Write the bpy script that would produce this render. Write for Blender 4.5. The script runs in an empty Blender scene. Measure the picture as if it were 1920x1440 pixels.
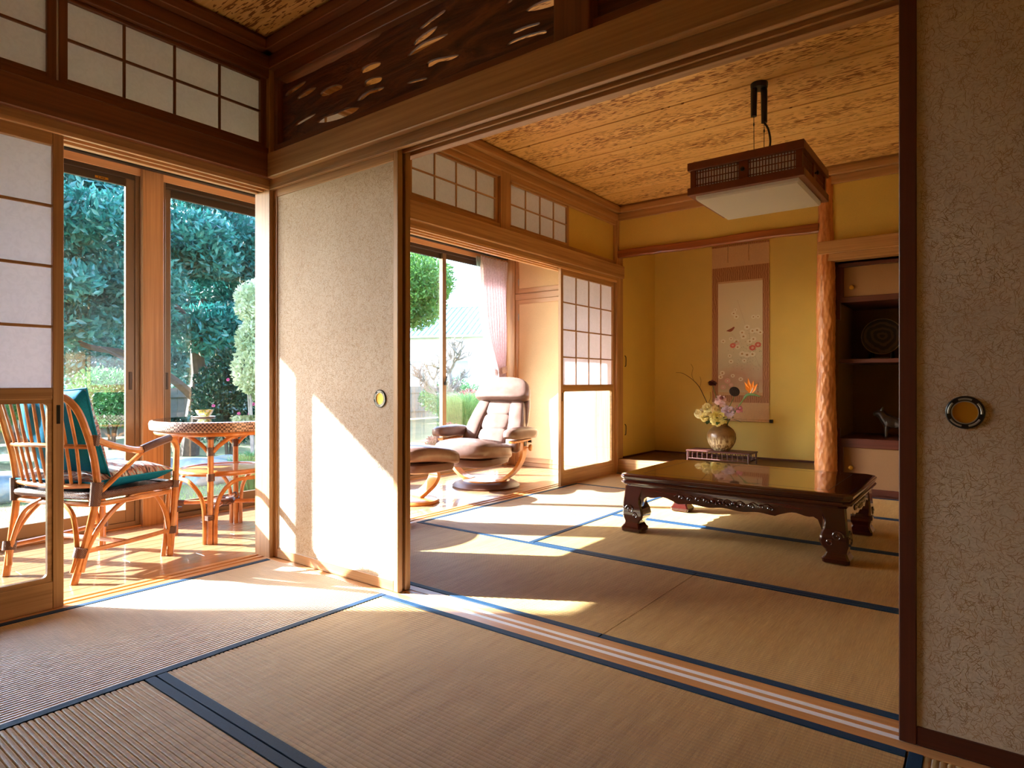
import bpy, bmesh, math, random
import numpy as np
from mathutils import Vector, Matrix

random.seed(7)
RNG = np.random.default_rng(11)
PI = math.pi
SC = bpy.context.scene
COL = SC.collection

# ------------------------------------------------------------------ camera
cam_d = bpy.data.cameras.new('camera')
cam = bpy.data.objects.new('camera', cam_d)
COL.objects.link(cam)
cam_d.sensor_fit = 'HORIZONTAL'
cam_d.sensor_width = 36.0
cam_d.lens = 36.0 * 1181.6 / 1920.0
cam_d.shift_y = -(720 - 716.5) / 1920.0
cam.location = (2.806, -1.741, 0.859)
cam.rotation_euler = (PI / 2, 0, math.atan(895 / 1181.6))
cam_d.clip_start = 0.02
cam_d.clip_end = 300
SC.camera = cam

# ------------------------------------------------------------------ sky, sun, exposure
SUN_DIR = Vector((1.0, 0.57, -0.645)).normalized()      # the way the light travels
world = bpy.data.worlds.new('sky')
SC.world = world
world.use_nodes = True
wn = world.node_tree.nodes
wl = world.node_tree.links
bg = wn['Background']
sky = wn.new('ShaderNodeTexSky')
sky.sky_type = 'NISHITA'
sky.sun_disc = False
sky.sun_elevation = math.asin(-SUN_DIR.z)
sky.sun_rotation = math.atan2(-SUN_DIR.x, -SUN_DIR.y)
sky.air_density = 1.0
sky.dust_density = 1.2
sky.ozone_density = 2.0
wl.new(sky.outputs[0], bg.inputs[0])
bg.inputs[1].default_value = 1.55
sun_d = bpy.data.lights.new('sun', 'SUN')
sun = bpy.data.objects.new('sun', sun_d)
COL.objects.link(sun)
sun.rotation_euler = SUN_DIR.to_track_quat('-Z', 'Y').to_euler()
sun_d.energy = 34.0
sun_d.angle = math.radians(0.6)
sun_d.color = (0.93, 0.98, 1.0)
vs = SC.view_settings
vs.view_transform = 'Standard'
vs.look = 'None'
vs.gamma = 1.0
vs.use_curve_mapping = False
vs.exposure = 0.58
cy = SC.cycles
cy.use_denoising = True
cy.max_bounces = 10
cy.diffuse_bounces = 6
cy.glossy_bounces = 4
cy.transmission_bounces = 8
cy.transparent_max_bounces = 16
cy.caustics_reflective = False
cy.caustics_refractive = False
cy.sample_clamp_indirect = 6.0

# ------------------------------------------------------------------ material helpers
def new_mat(name):
    m = bpy.data.materials.new(name)
    m.use_nodes = True
    nt = m.node_tree
    return m, nt, nt.nodes['Principled BSDF']

def lin(r, g, b):
    f = lambda v: (v / 255 / 12.92) if v / 255 <= 0.04045 else ((v / 255 + 0.055) / 1.055) ** 2.4
    return (f(r), f(g), f(b), 1.0)

def coords(nt, scale, kind='Object', rot=(0, 0, 0)):
    tc = nt.nodes.new('ShaderNodeTexCoord')
    mp = nt.nodes.new('ShaderNodeMapping')
    mp.inputs['Scale'].default_value = scale
    mp.inputs['Rotation'].default_value = rot
    nt.links.new(tc.outputs[kind], mp.inputs[0])
    return mp.outputs[0]

def noise(nt, vec, scale=1.0, detail=3.0, rough=0.55, dist=0.0):
    n = nt.nodes.new('ShaderNodeTexNoise')
    n.inputs['Scale'].default_value = scale
    n.inputs['Detail'].default_value = detail
    n.inputs['Roughness'].default_value = rough
    n.inputs['Distortion'].default_value = dist
    nt.links.new(vec, n.inputs['Vector'])
    return n.outputs['Fac']

def ramp(nt, fac, stops):
    r = nt.nodes.new('ShaderNodeValToRGB')
    el = r.color_ramp.elements
    while len(el) < len(stops):
        el.new(0.5)
    for e, (p, c) in zip(el, stops):
        e.position = p
        e.color = c
    nt.links.new(fac, r.inputs[0])
    return r.outputs[0]

def mixc(nt, fac, a, b, mode='MIX'):
    n = nt.nodes.new('ShaderNodeMix')
    n.data_type = 'RGBA'
    n.blend_type = mode
    for sock, v in ((n.inputs[0], fac), (n.inputs[6], a), (n.inputs[7], b)):
        if hasattr(v, 'is_linked') or hasattr(v, 'links'):
            nt.links.new(v, sock)
        else:
            sock.default_value = v
    return n.outputs[2]

def bump(nt, bsdf, h, strength=0.2, dist=0.002):
    b = nt.nodes.new('ShaderNodeBump')
    b.inputs['Strength'].default_value = strength
    b.inputs['Distance'].default_value = dist
    nt.links.new(h, b.inputs['Height'])
    nt.links.new(b.outputs[0], bsdf.inputs['Normal'])

def plain(name, col, rough=0.5, metal=0.0, spec=0.5, var=0.0, vscale=20.0, coat=0.0):
    m, nt, p = new_mat(name)
    p.inputs['Roughness'].default_value = rough
    p.inputs['Metallic'].default_value = metal
    p.inputs['Specular IOR Level'].default_value = spec
    p.inputs['Coat Weight'].default_value = coat
    if var > 0:
        n = noise(nt, coords(nt, (1, 1, 1)), vscale, 4)
        a = tuple(c * (1 - var) for c in col[:3]) + (1,)
        b = tuple(min(1, c * (1 + var)) for c in col[:3]) + (1,)
        nt.links.new(ramp(nt, n, [(0.3, a), (0.7, b)]), p.inputs['Base Color'])
    else:
        p.inputs['Base Color'].default_value = col
    return m

def wood(name, axis, dark, light, rough=0.45, fine=70.0, along=1.6, coat=0.0, strong=1.0):
    """straight grained timber, grain along axis"""
    m, nt, p = new_mat(name)
    s = [fine, fine, fine]
    s['xyz'.index(axis)] = along
    s2 = [9.0, 9.0, 9.0]
    s2['xyz'.index(axis)] = 0.5
    n1 = noise(nt, coords(nt, tuple(s)), 1.0, 3, 0.6)
    n2 = noise(nt, coords(nt, tuple(s2)), 1.0, 2, 0.5, 0.6)
    c1 = ramp(nt, n1, [(0.30, dark), (0.72, light)])
    mid = tuple((a + b) / 2 for a, b in zip(dark, light))
    c2 = ramp(nt, n2, [(0.35, tuple(v * 0.82 for v in mid[:3]) + (1,)), (0.65, light)])
    nt.links.new(mixc(nt, 0.45, c1, c2), p.inputs['Base Color'])
    p.inputs['Roughness'].default_value = rough
    p.inputs['Coat Weight'].default_value = coat
    bump(nt, p, n1, 0.12 * strong, 0.001)
    return m

M = {}
W_D, W_L = lin(140, 92, 54), lin(206, 160, 112)
for a in 'xyz':
    M['wood_' + a] = wood('cedar_' + a, a, W_D, W_L)
    M['wooddark_' + a] = wood('dark_cedar_' + a, a, lin(92, 50, 30), lin(146, 90, 56))  # darker copy of the cedar, stands in for shade on the left rail
    M['woodred_' + a] = wood('red_stained_wood_' + a, a, lin(58, 26, 18), lin(96, 46, 32), rough=0.4)
    M['woodpale_' + a] = wood('pale_cypress_' + a, a, lin(196, 140, 92), lin(232, 186, 136))
M['floorwood'] = wood('veranda_plank_wood', 'y', lin(132, 90, 60), lin(168, 124, 88), rough=0.25, fine=45, along=1.2, coat=0.3)
M['sillwood_x'] = wood('sill_wood_x', 'x', lin(176, 116, 66), lin(220, 164, 108), rough=0.35)
M['sillwood_y'] = wood('sill_wood_y', 'y', lin(176, 112, 62), lin(222, 160, 100), rough=0.3)

def ceil_mat():
    m, nt, p = new_mat('ceiling_cedar_burl')
    # golden boards, grain along x; short dark flecks gathered along the middle of every board
    f = noise(nt, coords(nt, (1.2, 26.0, 9.0)), 1.0, 3, 0.55, 0.5)
    c1 = ramp(nt, f, [(0.30, lin(220, 172, 106)), (0.7, lin(242, 202, 138))])
    fl = noise(nt, coords(nt, (24.0, 150.0, 1.0)), 1.0, 0.0, 0.5, 0.3)
    wv = noise(nt, coords(nt, (2.2, 5.0, 1.0)), 1.0, 2, 0.5)
    tc = nt.nodes.new('ShaderNodeTexCoord')
    sp = nt.nodes.new('ShaderNodeSeparateXYZ')
    nt.links.new(tc.outputs['Object'], sp.inputs[0])
    def math_(op, a_, b_=0.0, c_=0.0):
        q = nt.nodes.new('ShaderNodeMath'); q.operation = op
        for i, v in enumerate((a_, b_, c_)):
            if isinstance(v, (int, float)): q.inputs[i].default_value = v
            else: nt.links.new(v, q.inputs[i])
        return q.outputs[0]
    ph = math_('FRACT', math_('MULTIPLY_ADD', sp.outputs[1], 1 / 0.457, -0.043 / 0.457))
    mid = math_('SUBTRACT', 1.0, math_('ABSOLUTE', math_('MULTIPLY_ADD', ph, 2.0, -1.0)))
    thr = math_('ADD', math_('MULTIPLY_ADD', mid, 0.24, fl), math_('MULTIPLY', wv, 0.16))
    fk = ramp(nt, thr, [(0.83, (0, 0, 0, 1)), (0.88, (1, 1, 1, 1))])
    nt.links.new(mixc(nt, fk, c1, lin(138, 82, 34)), p.inputs['Base Color'])
    p.inputs['Roughness'].default_value = 0.5
    return m
M['ceiling'] = ceil_mat()

def plaster(name, c, var=0.06):
    m, nt, p = new_mat(name)
    n = noise(nt, coords(nt, (1, 1, 1)), 260, 4, 0.65)
    n2 = noise(nt, coords(nt, (1, 1, 1)), 5, 3, 0.5)
    a = tuple(v * (1 - var * 2) for v in c[:3]) + (1,)
    b = tuple(v * (1 + var) for v in c[:3]) + (1,)
    col = ramp(nt, n, [(0.3, a), (0.7, b)])
    nt.links.new(mixc(nt, 0.25, col, ramp(nt, n2, [(0.3, a), (0.7, b)])), p.inputs['Base Color'])
    p.inputs['Roughness'].default_value = 0.9
    p.inputs['Specular IOR Level'].default_value = 0.15
    bump(nt, p, n, 0.25, 0.001)
    return m
M['plaster'] = plaster('ochre_sand_plaster', lin(218, 188, 106))
M['plasterwhite'] = plaster('white_plaster', lin(214, 206, 190))

def tatami(name, axis):
    """axis: the long way of the mat, ribs run that way; the rush strands cross them"""
    m, nt, p = new_mat(name)
    L, Wd = (0, 1) if axis == 'x' else (1, 0)
    s = [0, 0, 1.0]; s[L] = 380.0; s[Wd] = 11.0
    n = noise(nt, coords(nt, tuple(s)), 1.0, 3, 0.6)
    s2 = [0, 0, 1.0]; s2[L] = 24.0; s2[Wd] = 1.4
    n2 = noise(nt, coords(nt, tuple(s2)), 1.0, 3, 0.6)
    n3 = noise(nt, coords(nt, (1, 1, 1)), 2.2, 2, 0.5)
    c1 = ramp(nt, n, [(0.28, lin(132, 96, 50)), (0.52, lin(184, 144, 86)), (0.75, lin(216, 180, 122))])
    c2 = ramp(nt, n2, [(0.3, lin(158, 122, 74)), (0.7, lin(206, 170, 118))])
    c = mixc(nt, 0.4, c1, c2)
    nt.links.new(mixc(nt, ramp(nt, n3, [(0.35, (0, 0, 0, 1)), (0.7, (0.35, 0.35, 0.35, 1))]), c, lin(196, 164, 112)), p.inputs['Base Color'])
    p.inputs['Roughness'].default_value = 0.46
    p.inputs['IOR'].default_value = 1.55 if axis == 'x' else 1.95
    p.inputs['Specular IOR Level'].default_value = 0.9
    p.inputs['Anisotropic'].default_value = 0.85       # rush strands shine along their own length
    tg = nt.nodes.new('ShaderNodeCombineXYZ')
    tg.inputs[L].default_value = 1.0
    nt.links.new(tg.outputs[0], p.inputs['Tangent'])
    bump(nt, p, n, 0.25, 0.0012)
    return m
M['tatami_x'] = tatami('rush_mat_x', 'x')
M['tatami_y'] = tatami('rush_mat_y', 'y')

def cloth(name, c, sc=900, rough=0.85):
    m, nt, p = new_mat(name)
    w1 = noise(nt, coords(nt, (sc, sc * 0.2, sc)), 1.0, 1)
    a = tuple(v * 0.75 for v in c[:3]) + (1,)
    b = tuple(min(1, v * 1.2) for v in c[:3]) + (1,)
    nt.links.new(ramp(nt, w1, [(0.3, a), (0.7, b)]), p.inputs['Base Color'])
    p.inputs['Roughness'].default_value = rough
    p.inputs['Specular IOR Level'].default_value = 0.25
    bump(nt, p, w1, 0.2, 0.0006)
    return m
M['navy'] = cloth('navy_border_cloth', lin(24, 58, 88), 700, 0.6)

def fusuma_paper():
    m, nt, p = new_mat('fibre_flecked_paper')
    v = coords(nt, (1, 1, 1))
    g = noise(nt, v, 3, 2, 0.5)
    b = noise(nt, v, 240, 3, 0.6)
    base = ramp(nt, b, [(0.3, lin(186, 168, 152)), (0.7, lin(214, 198, 184))])
    nt.links.new(mixc(nt, 0.3, base, ramp(nt, g, [(0.35, lin(182, 160, 142)), (0.65, lin(212, 198, 186))])), p.inputs['Base Color'])
    p.inputs['Roughness'].default_value = 0.75
    p.inputs['Specular IOR Level'].default_value = 0.25
    return m
M['fusuma'] = fusuma_paper()

def shoji_paper():
    m, nt, p = new_mat('shoji_paper')
    out = nt.nodes['Material Output']
    v = coords(nt, (1, 1, 1))
    n = noise(nt, v, 38, 2, 0.5, 1.5)
    c = ramp(nt, n, [(0.35, lin(220, 214, 218)), (0.6, lin(226, 220, 224))])
    d = nt.nodes.new('ShaderNodeBsdfDiffuse')
    t = nt.nodes.new('ShaderNodeBsdfTranslucent')
    mx = nt.nodes.new('ShaderNodeMixShader')
    mx.inputs[0].default_value = 0.62
    nt.links.new(c, d.inputs[0])
    nt.links.new(c, t.inputs[0])
    nt.links.new(d.outputs[0], mx.inputs[1])
    nt.links.new(t.outputs[0], mx.inputs[2])
    nt.links.new(mx.outputs[0], out.inputs[0])
    return m
M['paper'] = shoji_paper()

def glass():
    m, nt, p = new_mat('window_glass')
    out = nt.nodes['Material Output']
    lw = nt.nodes.new('ShaderNodeLayerWeight')
    lw.inputs[0].default_value = 0.5
    pw_ = nt.nodes.new('ShaderNodeMath'); pw_.operation = 'POWER'; pw_.inputs[1].default_value = 5.0
    nt.links.new(lw.outputs['Facing'], pw_.inputs[0])
    fr = nt.nodes.new('ShaderNodeMath'); fr.operation = 'MULTIPLY_ADD'; fr.inputs[1].default_value = 0.94; fr.inputs[2].default_value = 0.045
    nt.links.new(pw_.outputs[0], fr.inputs[0])
    tr = nt.nodes.new('ShaderNodeBsdfTransparent')
    tr.inputs[0].default_value = (0.97, 0.99, 0.99, 1)
    gl = nt.nodes.new('ShaderNodeBsdfGlossy')
    gl.inputs['Roughness'].default_value = 0.0
    mx = nt.nodes.new('ShaderNodeMixShader')
    nt.links.new(fr.outputs[0], mx.inputs[0])
    nt.links.new(tr.outputs[0], mx.inputs[1])
    nt.links.new(gl.outputs[0], mx.inputs[2])
    nt.links.new(mx.outputs[0], out.inputs[0])
    return m
M['glass'] = glass()
M['bronze'] = plain('bronze_aluminium', lin(128, 104, 80), 0.4, 0.35)
M['bronze_dark'] = plain('dark_bronze', lin(78, 64, 54), 0.4, 0.3)
M['black'] = plain('black_enamel', lin(16, 16, 18), 0.35)
M['brass'] = plain('brass', lin(206, 150, 52), 0.35, 0.9)
M['gold'] = plain('gold_leaf', lin(196, 140, 40), 0.4, 0.55)
M['white_tape'] = plain('white_groove_strip', lin(240, 242, 248), 0.4)
M['grey_vinyl'] = plain('dull_silver_inlay', lin(150, 146, 138), 0.4, 0.5)

# ------------------------------------------------------------------ mesh helpers
class MB:
    def __init__(self):
        self.v, self.f, self.sm = [], [], []
    def add(self, verts, faces, smooth=False):
        o = len(self.v)
        self.v.extend([tuple(p) for p in verts])
        for f in faces:
            self.f.append(tuple(i + o for i in f))
            self.sm.append(smooth)
        return self
    def box(self, x0, x1, y0, y1, z0, z1, b=0.0):
        if x0 > x1: x0, x1 = x1, x0
        if y0 > y1: y0, y1 = y1, y0
        if z0 > z1: z0, z1 = z1, z0
        b = min(b, (x1 - x0) * .45, (y1 - y0) * .45, (z1 - z0) * .45)
        if b <= 0:
            vs_ = [(x, y, z) for x in (x0, x1) for y in (y0, y1) for z in (z0, z1)]
            self.add(vs_, [(0, 1, 3, 2), (4, 6, 7, 5), (0, 4, 5, 1), (2, 3, 7, 6), (0, 2, 6, 4), (1, 5, 7, 3)])
            return self
        V, F = [], []
        idx = {}
        for ix in (0, 1):
            for iy in (0, 1):
                for iz in (0, 1):
                    c = ((x0, x1)[ix], (y0, y1)[iy], (z0, z1)[iz])
                    sg = (1 - 2 * ix, 1 - 2 * iy, 1 - 2 * iz)
                    for a in range(3):
                        p = [c[k] + (0 if k == a else sg[k] * b) for k in range(3)]
                        idx[(ix, iy, iz, a)] = len(V)
                        V.append(tuple(p))
        for a in range(3):
            o1, o2 = [k for k in range(3) if k != a]
            for s in (0, 1):
                def key(p, q):
                    t = [0, 0, 0]; t[a] = s; t[o1] = p; t[o2] = q
                    return idx[(t[0], t[1], t[2], a)]
                q = (key(0, 0), key(1, 0), key(1, 1), key(0, 1))
                F.append(q)
        for a in range(3):             # edge strips along axis a
            o1, o2 = [k for k in range(3) if k != a]
            for p in (0, 1):
                for q in (0, 1):
                    def k2(s, face):
                        t = [0, 0, 0]; t[a] = s; t[o1] = p; t[o2] = q
                        return idx[(t[0], t[1], t[2], face)]
                    F.append((k2(0, o1), k2(1, o1), k2(1, o2), k2(0, o2)))
        for ix in (0, 1):
            for iy in (0, 1):
                for iz in (0, 1):
                    F.append(tuple(idx[(ix, iy, iz, a)] for a in range(3)))
        self.add(V, F)
        return self
    def tube(self, pts, r, n=8, closed=False, caps=True, flat=None):
        P = [Vector(p) for p in pts]
        k = len(P)
        rr = [r] * k if not hasattr(r, '__len__') else list(r)
        T = []
        for i in range(k):
            a = P[(i - 1) % k] if (closed or i > 0) else P[i]
            b = P[(i + 1) % k] if (closed or i < k - 1) else P[i]
            d = b - a
            T.append(d.normalized() if d.length > 1e-9 else Vector((0, 0, 1)))
        up = Vector((0, 0, 1)) if abs(T[0].z) < 0.9 else Vector((1, 0, 0))
        N = T[0].cross(up).normalized()
        V = []
        for i in range(k):
            if i:
                N = (N - T[i] * N.dot(T[i]))
                N = N.normalized() if N.length > 1e-6 else T[i].orthogonal().normalized()
            B = T[i].cross(N)
            for j in range(n):
                an = 2 * PI * j / n
                fx, fy = (1, 1) if flat is None else flat
                V.append(P[i] + (N * math.cos(an) * fx + B * math.sin(an) * fy) * rr[i])
        F = []
        for i in range(k if closed else k - 1):
            for j in range(n):
                a, b = i * n + j, i * n + (j + 1) % n
                c, d = ((i + 1) % k) * n + (j + 1) % n, ((i + 1) % k) * n + j
                F.append((a, b, c, d))
        if caps and not closed:
            F.append(tuple(range(n))[::-1])
            F.append(tuple((k - 1) * n + j for j in range(n)))
        self.add(V, F, True)
        return self
    def lathe(self, prof, n=32, c=(0, 0, 0), cap=True):
        V, F = [], []
        for r, z in prof:
            for j in range(n):
                a = 2 * PI * j / n
                V.append((c[0] + r * math.cos(a), c[1] + r * math.sin(a), c[2] + z))
        for i in range(len(prof) - 1):
            for j in range(n):
                F.append((i * n + j, i * n + (j + 1) % n, (i + 1) * n + (j + 1) % n, (i + 1) * n + j))
        if cap:
            F.append(tuple(range(n))[::-1])
            F.append(tuple((len(prof) - 1) * n + j for j in range(n)))
        self.add(V, F, True)
        return self
    def loft(self, rings, caps=True, smooth=True, closed=True):
        n = len(rings[0])
        V = [p for r in rings for p in r]
        F = []
        for i in range(len(rings) - 1):
            for j in range(n if closed else n - 1):
                F.append((i * n + j, i * n + (j + 1) % n, (i + 1) * n + (j + 1) % n, (i + 1) * n + j))
        if caps and closed:
            F.append(tuple(range(n))[::-1])
            F.append(tuple((len(rings) - 1) * n + j for j in range(n)))
        self.add(V, F, smooth)
        return self
    def blob(self, c, s, e=0.45, nu=24, nv=14, fn=None):
        """superellipsoid of half sizes s"""
        sg = lambda v, p: math.copysign(abs(v) ** p, v)
        rings = []
        for i in range(nv + 1):
            t = -PI / 2 + PI * i / nv
            t = max(-PI / 2 + 1e-3, min(PI / 2 - 1e-3, t))
            ring = []
            for j in range(nu):
                u = 2 * PI * j / nu
                p = [s[0] * sg(math.cos(t), e) * sg(math.cos(u), e), s[1] * sg(math.cos(t), e) * sg(math.sin(u), e), s[2] * sg(math.sin(t), e)]
                if fn: p = fn(p)
                ring.append((c[0] + p[0], c[1] + p[1], c[2] + p[2]))
            rings.append(ring)
        self.loft(rings)
        return self
    def prism(self, poly, axis, a, b):
        """2D polygon pushed along axis from a to b"""
        def mk(p, t):
            if axis == 'x': return (t, p[0], p[1])
            if axis == 'y': return (p[0], t, p[1])
            return (p[0], p[1], t)
        n = len(poly)
        V = [mk(p, a) for p in poly] + [mk(p, b) for p in poly]
        F = [tuple(range(n))[::-1], tuple(range(n, 2 * n))]
        F += [(i, (i + 1) % n, n + (i + 1) % n, n + i) for i in range(n)]
        self.add(V, F)
        return self
    def xf(self, mat):
        self.v = [tuple(mat @ Vector(p)) for p in self.v]
        return self
    def mesh(self, name, mat, sharp=35):
        me = bpy.data.meshes.new(name)
        me.from_pydata(self.v, [], self.f)
        bm = bmesh.new(); bm.from_mesh(me)
        bmesh.ops.recalc_face_normals(bm, faces=bm.faces)
        bm.to_mesh(me); bm.free()
        if any(self.sm):
            me.polygons.foreach_set('use_smooth', self.sm)
            me.set_sharp_from_angle(angle=math.radians(sharp))
        if mat is not None: me.materials.append(mat)
        me.update()
        return me
    def build(self, name, mat, parent=None, loc=None, sharp=35):
        o = bpy.data.objects.new(name, self.mesh(name, mat, sharp))
        COL.objects.link(o)
        if parent is not None: o.parent = parent
        if loc is not None: o.location = loc
        return o

def tag(o, label=None, cat=None, group=None, kind=None):
    if label: o['label'] = label
    if cat: o['category'] = cat
    if group: o['group'] = group
    if kind: o['kind'] = kind
    return o

def empty(name, loc=(0, 0, 0), rz=0.0):
    o = bpy.data.objects.new(name, None)
    o.empty_display_size = 0.05
    COL.objects.link(o)
    o.location = loc
    o.rotation_euler = (0, 0, rz)
    return o

def thing(name, label, cat, loc=(0, 0, 0), rz=0.0, group=None):
    return tag(empty(name, loc, rz), label, cat, group)

def struct(name, label=None):
    return tag(empty(name), label, None, None, 'structure')

def inst(o, parent, loc=None, name=None):
    c = o.copy(); COL.objects.link(c)
    c.parent = parent
    if loc is not None: c.location = loc
    return c

def bx(name, parent, mat, *d, b=0.002):
    return MB().box(*d, b=b).build(name, M[mat] if isinstance(mat, str) else mat, parent)

def catmull(pts, n=6, closed=False):
    P = [Vector(p) for p in pts]
    k = len(P)
    out = []
    for i in range(k if closed else k - 1):
        p0 = P[(i - 1) % k] if (closed or i > 0) else P[i]
        p1, p2 = P[i], P[(i + 1) % k]
        p3 = P[(i + 2) % k] if (closed or i < k - 2) else P[i + 1]
        for s in range(n):
            t = s / n
            out.append(0.5 * ((2 * p1) + (p2 - p0) * t + (2 * p0 - 5 * p1 + 4 * p2 - p3) * t * t + (3 * p1 - p0 - 3 * p2 + p3) * t ** 3))
    if not closed: out.append(P[-1])
    return out

# ================================================================== STRUCTURE
# ------------------------------------------------------------------ floors
floor = struct('floor', 'tatami mat floor of the two rooms with navy cloth borders')
bx('floor_base', floor, 'tatami_x', -0.0, 3.56, -3.6, 3.62, -0.12, -0.056, b=0)
bx('floor_base', floor, 'tatami_y', 0.0, 3.56, -3.6, -1.81, -0.056, -0.004, b=0)

def tatami_mat(x0, x1, y0, y1, axis):
    w0, w1, l0, l1 = (y0, y1, x0, x1) if axis == 'x' else (x0, x1, y0, y1)
    nr = round((w1 - w0) / 0.0146)
    p = (w1 - w0) / nr
    prof = []
    for i in range(nr):
        a = w0 + i * p
        prof += [(a, -0.0036), (a + p * .10, -0.0012), (a + p * .28, -0.0002), (a + p * .5, 0.0), (a + p * .72, -0.0002), (a + p * .90, -0.0012)]
    prof += [(w1, -0.0036), (w1, -0.055), (w0, -0.055)]
    V = []
    for l in (l0, l1):
        for w, z in prof:
            V.append((l, w, z) if axis == 'x' else (w, l, z))
    n = len(prof)
    F = [(i, (i + 1) % n, n + (i + 1) % n, n + i) for i in range(n)]
    F += [tuple(range(n))[::-1], tuple(range(n, 2 * n))]
    mb = MB(); mb.add(V, F, True)
    o = mb.build('tatami_mat', M['tatami_' + axis], floor, sharp=80)
    for a, b in ((w0, w0 + .029), (w1 - .029, w1)):
        if axis == 'x':
            bx('cloth_border', o, 'navy', l0, l1, a, b, -0.02, 0.0016, b=0.001)
        else:
            bx('cloth_border', o, 'navy', a, b, l0, l1, -0.02, 0.0016, b=0.001)
    return o

for m_ in ((0.004, 0.862, -1.80, -0.016, 'y'), (0.865, 2.652, -0.900, -0.016, 'x'), (0.865, 2.652, -1.80, -0.904, 'x'), (2.657, 3.54, -1.80, -0.016, 'y'),
           (0.004, 1.755, 0.129, 1.014, 'x'), (1.758, 3.54, 0.129, 1.014, 'x'),
           (0.004, 0.860, 1.018, 2.833, 'y'), (0.864, 2.65, 1.018, 1.918, 'x'), (0.864, 2.65, 1.922, 2.833, 'x'), (2.654, 3.54, 1.018, 2.833, 'y'),
           (0.004, 1.755, 2.838, 3.615, 'x'), (1.758, 3.54, 2.838, 3.615, 'x')):
    tatami_mat(*m_)

# threshold between the rooms: wood with two white-lined grooves
sill = struct('trim_1', 'wooden threshold with two white sliding strips between the rooms')
bx('sill_base', sill, 'sillwood_x', 0.0, 3.56, -0.0135, 0.1265, -0.05, -0.003, b=0)
for a, b in ((-0.0135, 0.026), (0.048, 0.064), (0.086, 0.1265)):
    bx('sill_rib', sill, 'sillwood_x', 0.0, 3.56, a, b, -0.004, 0.0, b=0.001)
for a, b in ((0.026, 0.048), (0.064, 0.086)):
    bx('slide_strip', sill, 'white_tape', 0.0, 3.56, a, b, -0.0035, -0.0018, b=0)

# threshold along the veranda
sill2 = struct('trim_2', 'wooden grooved sill between tatami and veranda')
bx('sill_base', sill2, 'sillwood_y', -0.13, 0.002, -3.6, 3.62, -0.06, -0.006, b=0)
for a, b in ((-0.13, -0.100), (-0.082, -0.055), (-0.037, 0.002)):
    bx('sill_rib', sill2, 'sillwood_y', a, b, -3.6, 3.62, -0.007, 0.0, b=0.001)

vfloor = struct('floor_veranda', 'polished orange wooden plank floor of the veranda')
bx('floor_base', vfloor, 'wooddark_y', -1.5, -0.13, -3.6, 3.72, -0.10, -0.034, b=0)
npl = 15
pw = (1.47 - 0.13) / npl
for i in range(npl):
    x0 = -0.13 - (i + 1) * pw
    cuts = [-3.6] + sorted([-2.3 + (i * 0.73) % 1.8, -0.45 + (i * 0.61) % 1.5, 1.5 + (i * 0.87) % 1.7]) + [3.70]
    for a, b in zip(cuts[:-1], cuts[1:]):
        bx('floor_plank', vfloor, 'floorwood', x0 + .0008, x0 + pw - .0008, a + .0008, b - .0008, -0.05, -0.03, b=0.0012)

# ------------------------------------------------------------------ partition wall between the rooms
part = struct('wall_partition', 'timber frame wall with lintel and rail between the two rooms')
def lintel_x(y0, y1, ribs, x0, x1, parent, mat='wood_x'):
    bx('lintel', parent, mat, x0, x1, y0, y1, 1.815, 1.846, b=0.001)
    for a, b in ribs:
        bx('lintel_rib', parent, mat, x0, x1, a, b, 1.80, 1.816, b=0.0012)
lintel_x(0.0, 0.13, ((0.0, 0.020), (0.0535, 0.0605), (0.094, 0.130)), 0.0, 3.56, part)
bx('wall_rail', part, 'wood_x', 0.03, 3.56, -0.032, 0.0, 1.844, 1.962, b=0.004)
bx('wall_rail', part, 'wood_x', 0.03, 3.56, 0.13, 0.162, 1.844, 1.962, b=0.004)
bx('rail_backing', part, 'wood_x', 0.0, 3.56, 0.0, 0.13, 1.846, 1.955, b=0)
bx('transom_rail', part, 'wooddark_x', 0.0, 3.56, 0.022, 0.108, 1.955, 2.022, b=0.003)
bx('transom_rail', part, 'wooddark_x', 0.0, 3.56, 0.022, 0.108, 2.340, 2.392, b=0.003)
bx('corner_post', part, 'wood_z', -0.13, 0.0, 0.0, 0.13, -0.05, 2.6, b=0.003)
bx('transom_stile', part, 'wooddark_z', 0.0, 0.03, 0.022, 0.108, 2.02, 2.345, b=0.003)
bx('post', part, 'wooddark_z', 1.66, 1.795, -0.003, 0.133, 1.95, 2.5, b=0.003)
bx('corner_post', part, 'wood_z', 3.56, 3.69, 0.0, 0.13, -0.05, 2.6, b=0.003)
bx('header', part, 'wood_x', 0.0, 3.56, 0.03, 0.10, 2.39, 2.55, b=0)

# carved openwork transoms
def carved_mat():
    m, nt, p = new_mat('dark_carved_burl')
    v = coords(nt, (1.3, 6.0, 7.5), rot=(0, 0.12, 0))
    n = noise(nt, v, 1.6, 5, 0.65, 2.6)
    n2 = noise(nt, coords(nt, (9, 60, 60)), 1.0, 3, 0.6, 0.6)
    c = ramp(nt, n, [(0.30, lin(46, 22, 14)), (0.48, lin(108, 60, 38)), (0.66, lin(156, 94, 60))])
    nt.links.new(mixc(nt, 0.35, c, ramp(nt, n2, [(0.3, lin(44, 20, 14)), (0.7, lin(104, 56, 36))])), p.inputs['Base Color'])
    p.inputs['Roughness'].default_value = 0.38
    bump(nt, p, n, 0.6, 0.012)
    return m
M['carved'] = carved_mat()

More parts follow.
